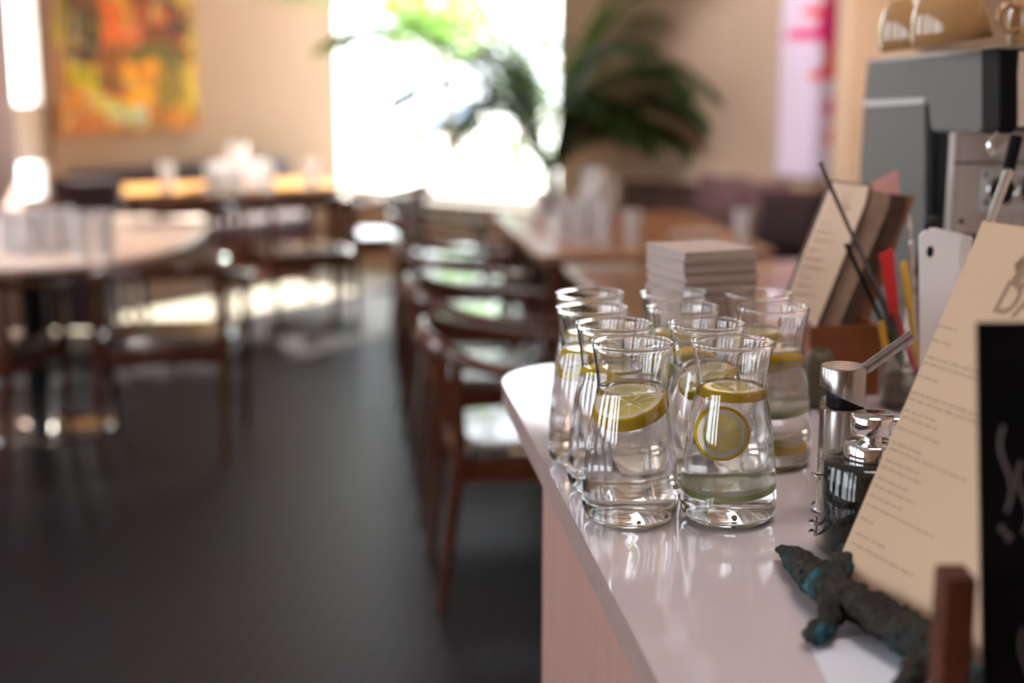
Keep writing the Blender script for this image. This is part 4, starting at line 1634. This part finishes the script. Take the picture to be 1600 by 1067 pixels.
az2 = math.atan2(D2.y, D2.x)
for i, (px, py, Yd, w, h, lab, mt) in enumerate(((1122, 352, 7.98, 0.32, 0.38, 'mauve cushion at left of the trio on rear banquette', M_cushion), (1186, 350, 7.76, 0.32, 0.37, 'mauve cushion in the middle of the trio on rear banquette', M_cushion), (1232, 360, 7.35, 0.36, 0.34, 'dark aubergine cushion below the pink flower picture', M_cushion_dark))):
    p = aty(px, py, Yd)
    cushion((p.x, p.y, 0.45 + h / 2 - 0.005), (radians(-12), 0, az2), w, h, 0.15, mt, lab)
p = aty(137, 330, 7.55)
cushion((p.x, p.y, 0.632), (radians(-10), 0, 0.1), 0.38, 0.42, 0.16, M_cushion_dark, 'dark aubergine cushion back left of the honey wood table')
st = thing('upholstered_stool', 'dark upholstered seat block left of the honey wood table', 'seat', (p.x - 0.04, p.y - 0.02, 0))
MB().rbox((-0.18, -0.20, 0.06), (0.15, 0.20, 0.42), 0.03).build('seat_block', M_cushion_dark, st)
for sx in (-0.14, 0.11):
    for sy in (-0.16, 0.15):
        MB().tube([(sx, sy, 0), (sx, sy, 0.07)], 0.015, 10).build('leg', M_wood_red, st)


# ------------------------------------------------------------------ glasses on tables
def tumbler_proto():
    m = MB()
    prof = [(0, 0.0), (0.028, 0), (0.031, 0.004), (0.0375, 0.10), (0.0378, 0.103), (0.0362, 0.103), (0.0358, 0.10), (0.0295, 0.012), (0, 0.011)]
    n = 32
    m.lathe(prof, n)
    # pressed ribs on the outer wall
    for i, v in enumerate(m.v):
        x, y, z = v
        r = math.hypot(x, y)
        if r > 0.0302 and 0.002 < z < 0.09:
            a = math.atan2(y, x)
            k = 1 + 0.03 * cos(16 * a)
            m.v[i] = (x * k, y * k, z)
    return m.build('glass_tumbler', M_tumbler)


tb0 = None


def tumbler(x, y, z, label, group, s=1.0):
    global tb0
    if tb0 is None:
        o = tb0 = tumbler_proto()
    else:
        o = tb0.copy()
        COL.objects.link(o)
    o.location = (x, y, z)
    o.rotation_euler = (0, 0, random.uniform(0, 6))
    o.scale = (1, 1, s)
    tag(o, label, 'glass', group)


for dx, dy in ((0, 0), (0.085, 0.03), (-0.085, 0.05), (0.02, 0.11), (0.11, 0.12)):
    q = atz(42, 398, 0.74)
    tumbler(q.x + dx, q.y + dy, 0.74, 'glass tumbler in the crowded cluster on the pale left table', 'tumblers on the pale table', 1.6)
q = atz(128, 400, 0.74)
tumbler(q.x, q.y, 0.74, 'left glass tumbler of the separate pair on the pale left table', 'tumblers on the pale table', 1.6)
q = atz(150, 400, 0.74)
tumbler(q.x + 0.03, q.y + 0.02, 0.74, 'right glass tumbler of the separate pair on the pale left table', 'tumblers on the pale table', 1.6)
for px, py, lab in ((262, 300, 'glass tumbler standing alone left of the cluster on the honey wood table'), (487, 293, 'sunlit glass tumbler at the right end of the honey wood table')):
    q = atz(px, py, 0.74)
    tumbler(q.x, q.y, 0.74, lab, 'tumblers on the honey wood table', 1.5)
for px, py in ((332, 302), (352, 300), (372, 303), (395, 297), (418, 299), (345, 294), (408, 292)):
    q = atz(px, py, 0.74)
    tumbler(q.x, q.y, 0.74, 'sunlit glass tumbler in the bright cluster on the honey wood table', 'tumblers on the honey wood table', 1.5)
vs = thing('glass_vase', 'tall bright glass vase in the middle of the honey wood table', 'vase', tuple(atz(364, 292, 0.74) + Vector((0.0, 0.16, 0))))
MB().lathe([(0, 0), (0.045, 0), (0.05, 0.01), (0.062, 0.10), (0.055, 0.19), (0.062, 0.235), (0.059, 0.235), (0.052, 0.19), (0.058, 0.10), (0.046, 0.016), (0, 0.014)], 32).build('vase_glass', M_tumbler, vs)
for px, py in ((880, 372), (905, 380), (925, 372), (945, 382), (915, 358), (938, 352)):
    q = atz(px, py, 0.74)
    tumbler(q.x, q.y, 0.74, 'glass tumbler in the cluster on the long reddish wood table', 'tumblers on the long reddish table', 1.55)
for px, py, lab in ((988, 382, 'glass tumbler right of the cluster on the long reddish table'), (846, 345, 'glass tumbler left of the cluster on the long reddish table'), (1160, 380, 'glass tumbler at the right rear end of the long reddish table')):
    q = atz(px, py, 0.74)
    tumbler(q.x, q.y, 0.74, lab, 'tumblers on the long reddish table', 1.3)
q = atz(925, 362, 0.74)
cv = thing('glass_jug', 'tall pale glass jug amid tumblers on the long reddish table', 'jug', (q.x + 0.03, q.y + 0.34, 0.74))
MB().lathe([(0, 0), (0.052, 0), (0.057, 0.008), (0.057, 0.12), (0.047, 0.18), (0.05, 0.24), (0.047, 0.24), (0.044, 0.18), (0.053, 0.12), (0.053, 0.012), (0, 0.01)], 32).build('jug_glass', M_tumbler, cv)
MB().tube(crspline([(0.047, 0, 0.20), (0.085, 0, 0.19), (0.09, 0, 0.12), (0.055, 0, 0.07)], 5), 0.007, 10).build('handle', M_tumbler, cv)
# folded cloth napkins laid on the tables


def cloth(px, py, w, d, rz, label):
    q = atz(px, py, 0.74)
    m = MB().rbox((-w / 2, -d / 2, 0), (w / 2, d / 2, 0.012), 0.006, rz=0.005)
    m.rbox((-w / 2 + 0.004, -d / 2 + 0.003, 0.0122), (w / 2 - 0.002, d / 2 - 0.004, 0.021), 0.006, rz=0.004)
    o = m.build('cloth_napkin', M_napkin)
    o.location = (q.x, q.y, 0.7405)
    o.rotation_euler = (0, 0, rz)
    tag(o, label, 'napkin', 'cloth napkins on the tables')


cloth(950, 424, 0.21, 0.10, 0.15, 'folded pinkish cloth napkin on the nearer reddish table')
cloth(1085, 370, 0.20, 0.10, 0.15, 'folded pinkish cloth napkin at the right of the long reddish table')
cloth(262, 350, 0.34, 0.20, 0.4, 'folded pale cloth napkin at the far end of the pale left table')

# ------------------------------------------------------------------ pictures
def canvas(name, label, origin, ex, w, h, th_, n, fn, frame_mat, cat='painting'):
    """flat painted canvas standing off the wall; fn(u, v) -> colour of the paint"""
    nx, ny = n
    t = thing(name, label, cat, tuple(origin), math.atan2(ex.y, ex.x))
    vs = [(w * i / nx, -th_, h * j / ny) for j in range(ny + 1) for i in range(nx + 1)]
    fs = [(j * (nx + 1) + i, j * (nx + 1) + i + 1, (j + 1) * (nx + 1) + i + 1, (j + 1) * (nx + 1) + i) for j in range(ny) for i in range(nx)]
    m = MB().add(vs, fs)
    o = m.build('paint_surface', colattr_mat(name + '_paint', 0.8), t)
    ca_ = o.data.color_attributes.new('paint', 'FLOAT_COLOR', 'POINT')
    for i, v in enumerate(vs):
        c_ = fn(v[0] / w, v[2] / h)
        ca_.data[i].color = (*c_, 1)
    MB().box((0, -th_ + 0.0005, 0), (w, -0.002, h)).build('stretcher', frame_mat, t)
    return t


def lin(r, g, b):
    return tuple(((c / 255) / 12.92 if c / 255 <= 0.04045 else ((c / 255 + 0.055) / 1.055) ** 2.4) for c in (r, g, b))


PATCH = [  # u0 u1 v0 v1 colour soft
    (0.0, 1.0, 0.0, 0.17, lin(205, 135, 50)), (0.03, 0.30, 0.0, 0.10, lin(190, 120, 60)), (0.30, 0.62, 0.03, 0.15, lin(190, 195, 175)), (0.15, 0.40, 0.10, 0.18, lin(205, 190, 140)),
    (0.04, 0.27, 0.19, 0.32, lin(205, 190, 25)), (0.45, 0.69, 0.15, 0.34, lin(240, 165, 20)), (0.69, 0.90, 0.10, 0.36, lin(150, 125, 35)), (0.29, 0.44, 0.17, 0.40, lin(130, 75, 30)),
    (0.88, 1.0, 0.06, 0.42, lin(215, 185, 40)), (0.03, 0.25, 0.31, 0.38, lin(30, 42, 38)), (0.05, 0.28, 0.38, 0.43, lin(110, 120, 110)), (0.03, 0.36, 0.42, 0.47, lin(35, 20, 15)),
    (0.05, 0.27, 0.46, 0.75, lin(95, 75, 40)), (0.0, 0.05, 0.38, 1.0, lin(190, 175, 45)), (0.28, 0.48, 0.42, 0.72, lin(228, 112, 22)), (0.48, 0.90, 0.42, 0.80, lin(120, 60, 22)), (0.49, 0.58, 0.39, 0.50, lin(225, 120, 65)), (0.65, 0.74, 0.51, 0.60, lin(205, 120, 30)), (0.52, 0.60, 0.52, 0.62, lin(200, 90, 35)), (0.78, 0.90, 0.42, 0.50, lin(40, 30, 18)), (0.50, 0.92, 0.33, 0.40, lin(110, 105, 40)), (0.90, 1.0, 0.40, 1.0, lin(185, 155, 75)),
    (0.0, 0.9, 0.76, 1.0, lin(200, 140, 40)),
]


rs = random.Random(41)
STROKES = []


def abstract0(u, v):
    du = 0.05 * noise.noise(Vector((u * 6, v * 5, 1.3)))
    dv = 0.05 * noise.noise(Vector((u * 5, v * 6, 7.7)))
    uu, vv = u + du, v + dv
    c_ = Vector(lin(185, 115, 40))
    for a, b_, e, f_, col in PATCH:
        s_ = 0.018
        k = max(0, min(1, (uu - a) / s_ + 0.5)) * max(0, min(1, (b_ - uu) / s_ + 0.5)) * max(0, min(1, (vv - e) / s_ + 0.5)) * max(0, min(1, (f_ - vv) / s_ + 0.5))
        c_ = c_.lerp(Vector(col), 0.92 * k)
    return c_


PAL = [lin(235, 160, 30), lin(200, 185, 40), lin(60, 45, 25), lin(110, 100, 40), lin(230, 110, 30), lin(150, 80, 30), lin(200, 190, 160), lin(35, 40, 36)]
for i in range(230):
    w_, h_ = (rs.uniform(0.02, 0.09), rs.uniform(0.006, 0.02)) if rs.random() < 0.6 else (rs.uniform(0.008, 0.02), rs.uniform(0.02, 0.09))
    STROKES.append((rs.random(), rs.random(), w_, h_, Vector(rs.choice(PAL)), rs.uniform(0.25, 0.75), rs.uniform(-0.5, 0.5)))


def abstract(u, v):
    c_ = abstract0(u, v)
    for x, y, w_, h_, col, al_, sl in STROKES:
        dx, dy = u - x, v - y
        if abs(dx) < 0.1 and abs(dy) < 0.1:
            q = (dx / w_) ** 4 + ((dy - sl * dx) / h_) ** 4
            if q < 1:
                c_ = c_.lerp(col, al_ * min(1, 2 * (1 - q)))
    g = 1 + 0.25 * noise.noise(Vector((u * 22, v * 18, 3.1)))
    return tuple(max(0, min(1, q * g)) ** 1.22 * k for q, k in zip(c_, (0.92, 1.0, 0.85)))


po = C1 + D1 * -2.37 + Vector((0, 0, 1.02))
canvas('abstract_painting', 'large abstract painting in yellow and orange on the tan wall', po, D1, 1.035, 1.25, 0.05, (110, 132), abstract, M_wood_honey)


def flower(u, v):
    c_ = Vector(lin(222, 206, 226))
    mag, red = Vector(lin(226, 30, 120)), Vector(lin(232, 70, 70))
    blobs = []
    for px, py, rx, ry, k in ((1290, 36, 20, 46, 0), (1258, 54, 36, 10, 0), (1266, 18, 20, 9, 1), (1292, 92, 11, 30, 1), (1279, 116, 24, 9, 1), (1294, 168, 11, 18, 0), (1297, 208, 9, 18, 1), (1292, -25, 22, 26, 0), (1250, -30, 26, 8, 1), (1285, -75, 24, 20, 0)):
        blobs.append(((px - 1218) / 92, 0.515 - 0.00187 * py, rx / 92, 0.00187 * ry, k))
    for x, y, rx, ry, k in blobs:
        q = ((u - x) / rx) ** 2 + ((v - y) / ry) ** 2 + 0.5 * noise.noise(Vector((u * 7, v * 22, k)))
        w = max(0, min(1, (1.1 - q) / 0.4))
        c_ = c_.lerp(red if k else mag, w)
    return tuple(c_)


fo = C1 + D2 * 3.47 + Vector((0, 0, 0.80)) - nW2 * 0.0
canvas('flower_picture', 'tall narrow white picture with magenta blossoms on the rear wall', fo, D2, 0.385, 1.9, 0.03, (24, 96), flower, M_white, 'picture')

# ------------------------------------------------------------------ indoor palm
palm = thing('potted_palm', 'tall dark green potted palm at the right side of the window', 'plant', (0.22, 8.46, 0))
MB().lathe([(0, 0), (0.16, 0), (0.17, 0.01), (0.20, 0.38), (0.205, 0.40), (0.185, 0.40), (0.18, 0.36), (0, 0.36)], 36).build('planter', M_terra, palm)
MB().tube([(0, 0, 0.35), (0.01, 0.0, 0.6), (0, 0.01, 0.85)], [0.05, 0.045, 0.035], 12).build('stem', M_bark, palm)


def frond(az, elev, length, curl, seed, z0=0.80):
    rg_ = random.Random(seed)
    m = MB()
    pts = []
    p = Vector((0.02 * cos(az), 0.02 * sin(az), z0))
    n = 22
    e = elev
    for i in range(n + 1):
        pts.append(p.copy())
        d = Vector((cos(az) * cos(e), sin(az) * cos(e), sin(e)))
        p = p + d * (length / n)
        e -= curl / n * (0.4 + 1.2 * i / n)
    m.tube(pts, [0.009 * (1 - 0.8 * i / n) + 0.0015 for i in range(n + 1)], 6)
    side = Vector((-sin(az), cos(az), 0))
    for i in range(5, n + 1):
        f_ = (i - 5) / (n - 5)
        base = pts[i]
        t_ = (pts[min(i + 1, n)] - pts[i - 1]).normalized()
        ll = length * 0.34 * (0.5 + 1.1 * f_ * (1 - f_) * 2) * (1 - 0.45 * f_)
        for sgn in (-1, 1):
            d0 = (t_ * 0.75 + side * sgn * 0.75 + Vector((0, 0, -0.10 + 0.1 * rg_.uniform(-1, 1)))).normalized()
            w = 0.021
            wv = d0.cross(Vector((0, 0, 1))).normalized() if abs(d0.z) < 0.95 else side
            vs_ = []
            for k in range(5):
                q_ = k / 4
                c_ = base + d0 * ll * q_ + Vector((0, 0, -0.30 * ll * q_ * q_))
                ww = w * (0.45, 1.0, 0.95, 0.6, 0.05)[k]
                vs_ += [c_ + wv * ww, c_ + Vector((0, 0, -ww * 0.35)), c_ - wv * ww]
            fs_ = []
            for k in range(4):
                a = k * 3
                fs_ += [(a, a + 1, a + 4, a + 3), (a + 1, a + 2, a + 5, a + 4)]
            m.add(vs_, fs_, 0, True)
    for i, v in enumerate(m.v):
        d_ = 0.6 * (v[0] + 0.22) + 0.8 * (v[1] + 8.46) - 7.42
        if d_ > 0:
            m.v[i] = (v[0] - 0.6 * d_, v[1] - 0.8 * d_, v[2])
    return m.build('frond', M_palm, palm)


FR = [(200, 78, 1.35, 1.5), (185, 66, 1.55, 1.6), (165, 72, 1.5, 1.2), (215, 62, 1.3, 1.9), (240, 74, 1.2, 1.7), (150, 80, 1.6, 1.0), (10, 70, 1.15, 1.6), (-20, 60, 1.05, 1.9), (30, 74, 1.4, 1.4), (-45, 50, 0.9, 1.8), (0, 84, 1.7, 1.1),
      (-70, 64, 1.0, 1.8), (270, 76, 1.2, 1.5), (120, 72, 1.1, 1.2), (205, 50, 0.95, 1.7), (330, 80, 1.5, 1.3), (-10, 45, 0.85, 1.6), (-15, 74, 1.3, 2.3), (-50, 62, 1.0, 2.2), (345, 52, 0.95, 2.0), (-25, 66, 1.2, 2.3), (-40, 72, 1.3, 2.2), (-5, 58, 1.0, 2.5), (-60, 76, 1.4, 2.0), (235, 64, 1.2, 2.4), (300, 66, 1.1, 2.4), (188, 70, 1.7, 1.9), (172, 76, 2.2, 1.15), (187, 60, 2.0, 1.25), (40, 66, 1.0, 2.3)]
for i, (az, el, ln, cu) in enumerate(FR):
    frond(radians(az), radians(el), ln, cu, 100 + i)
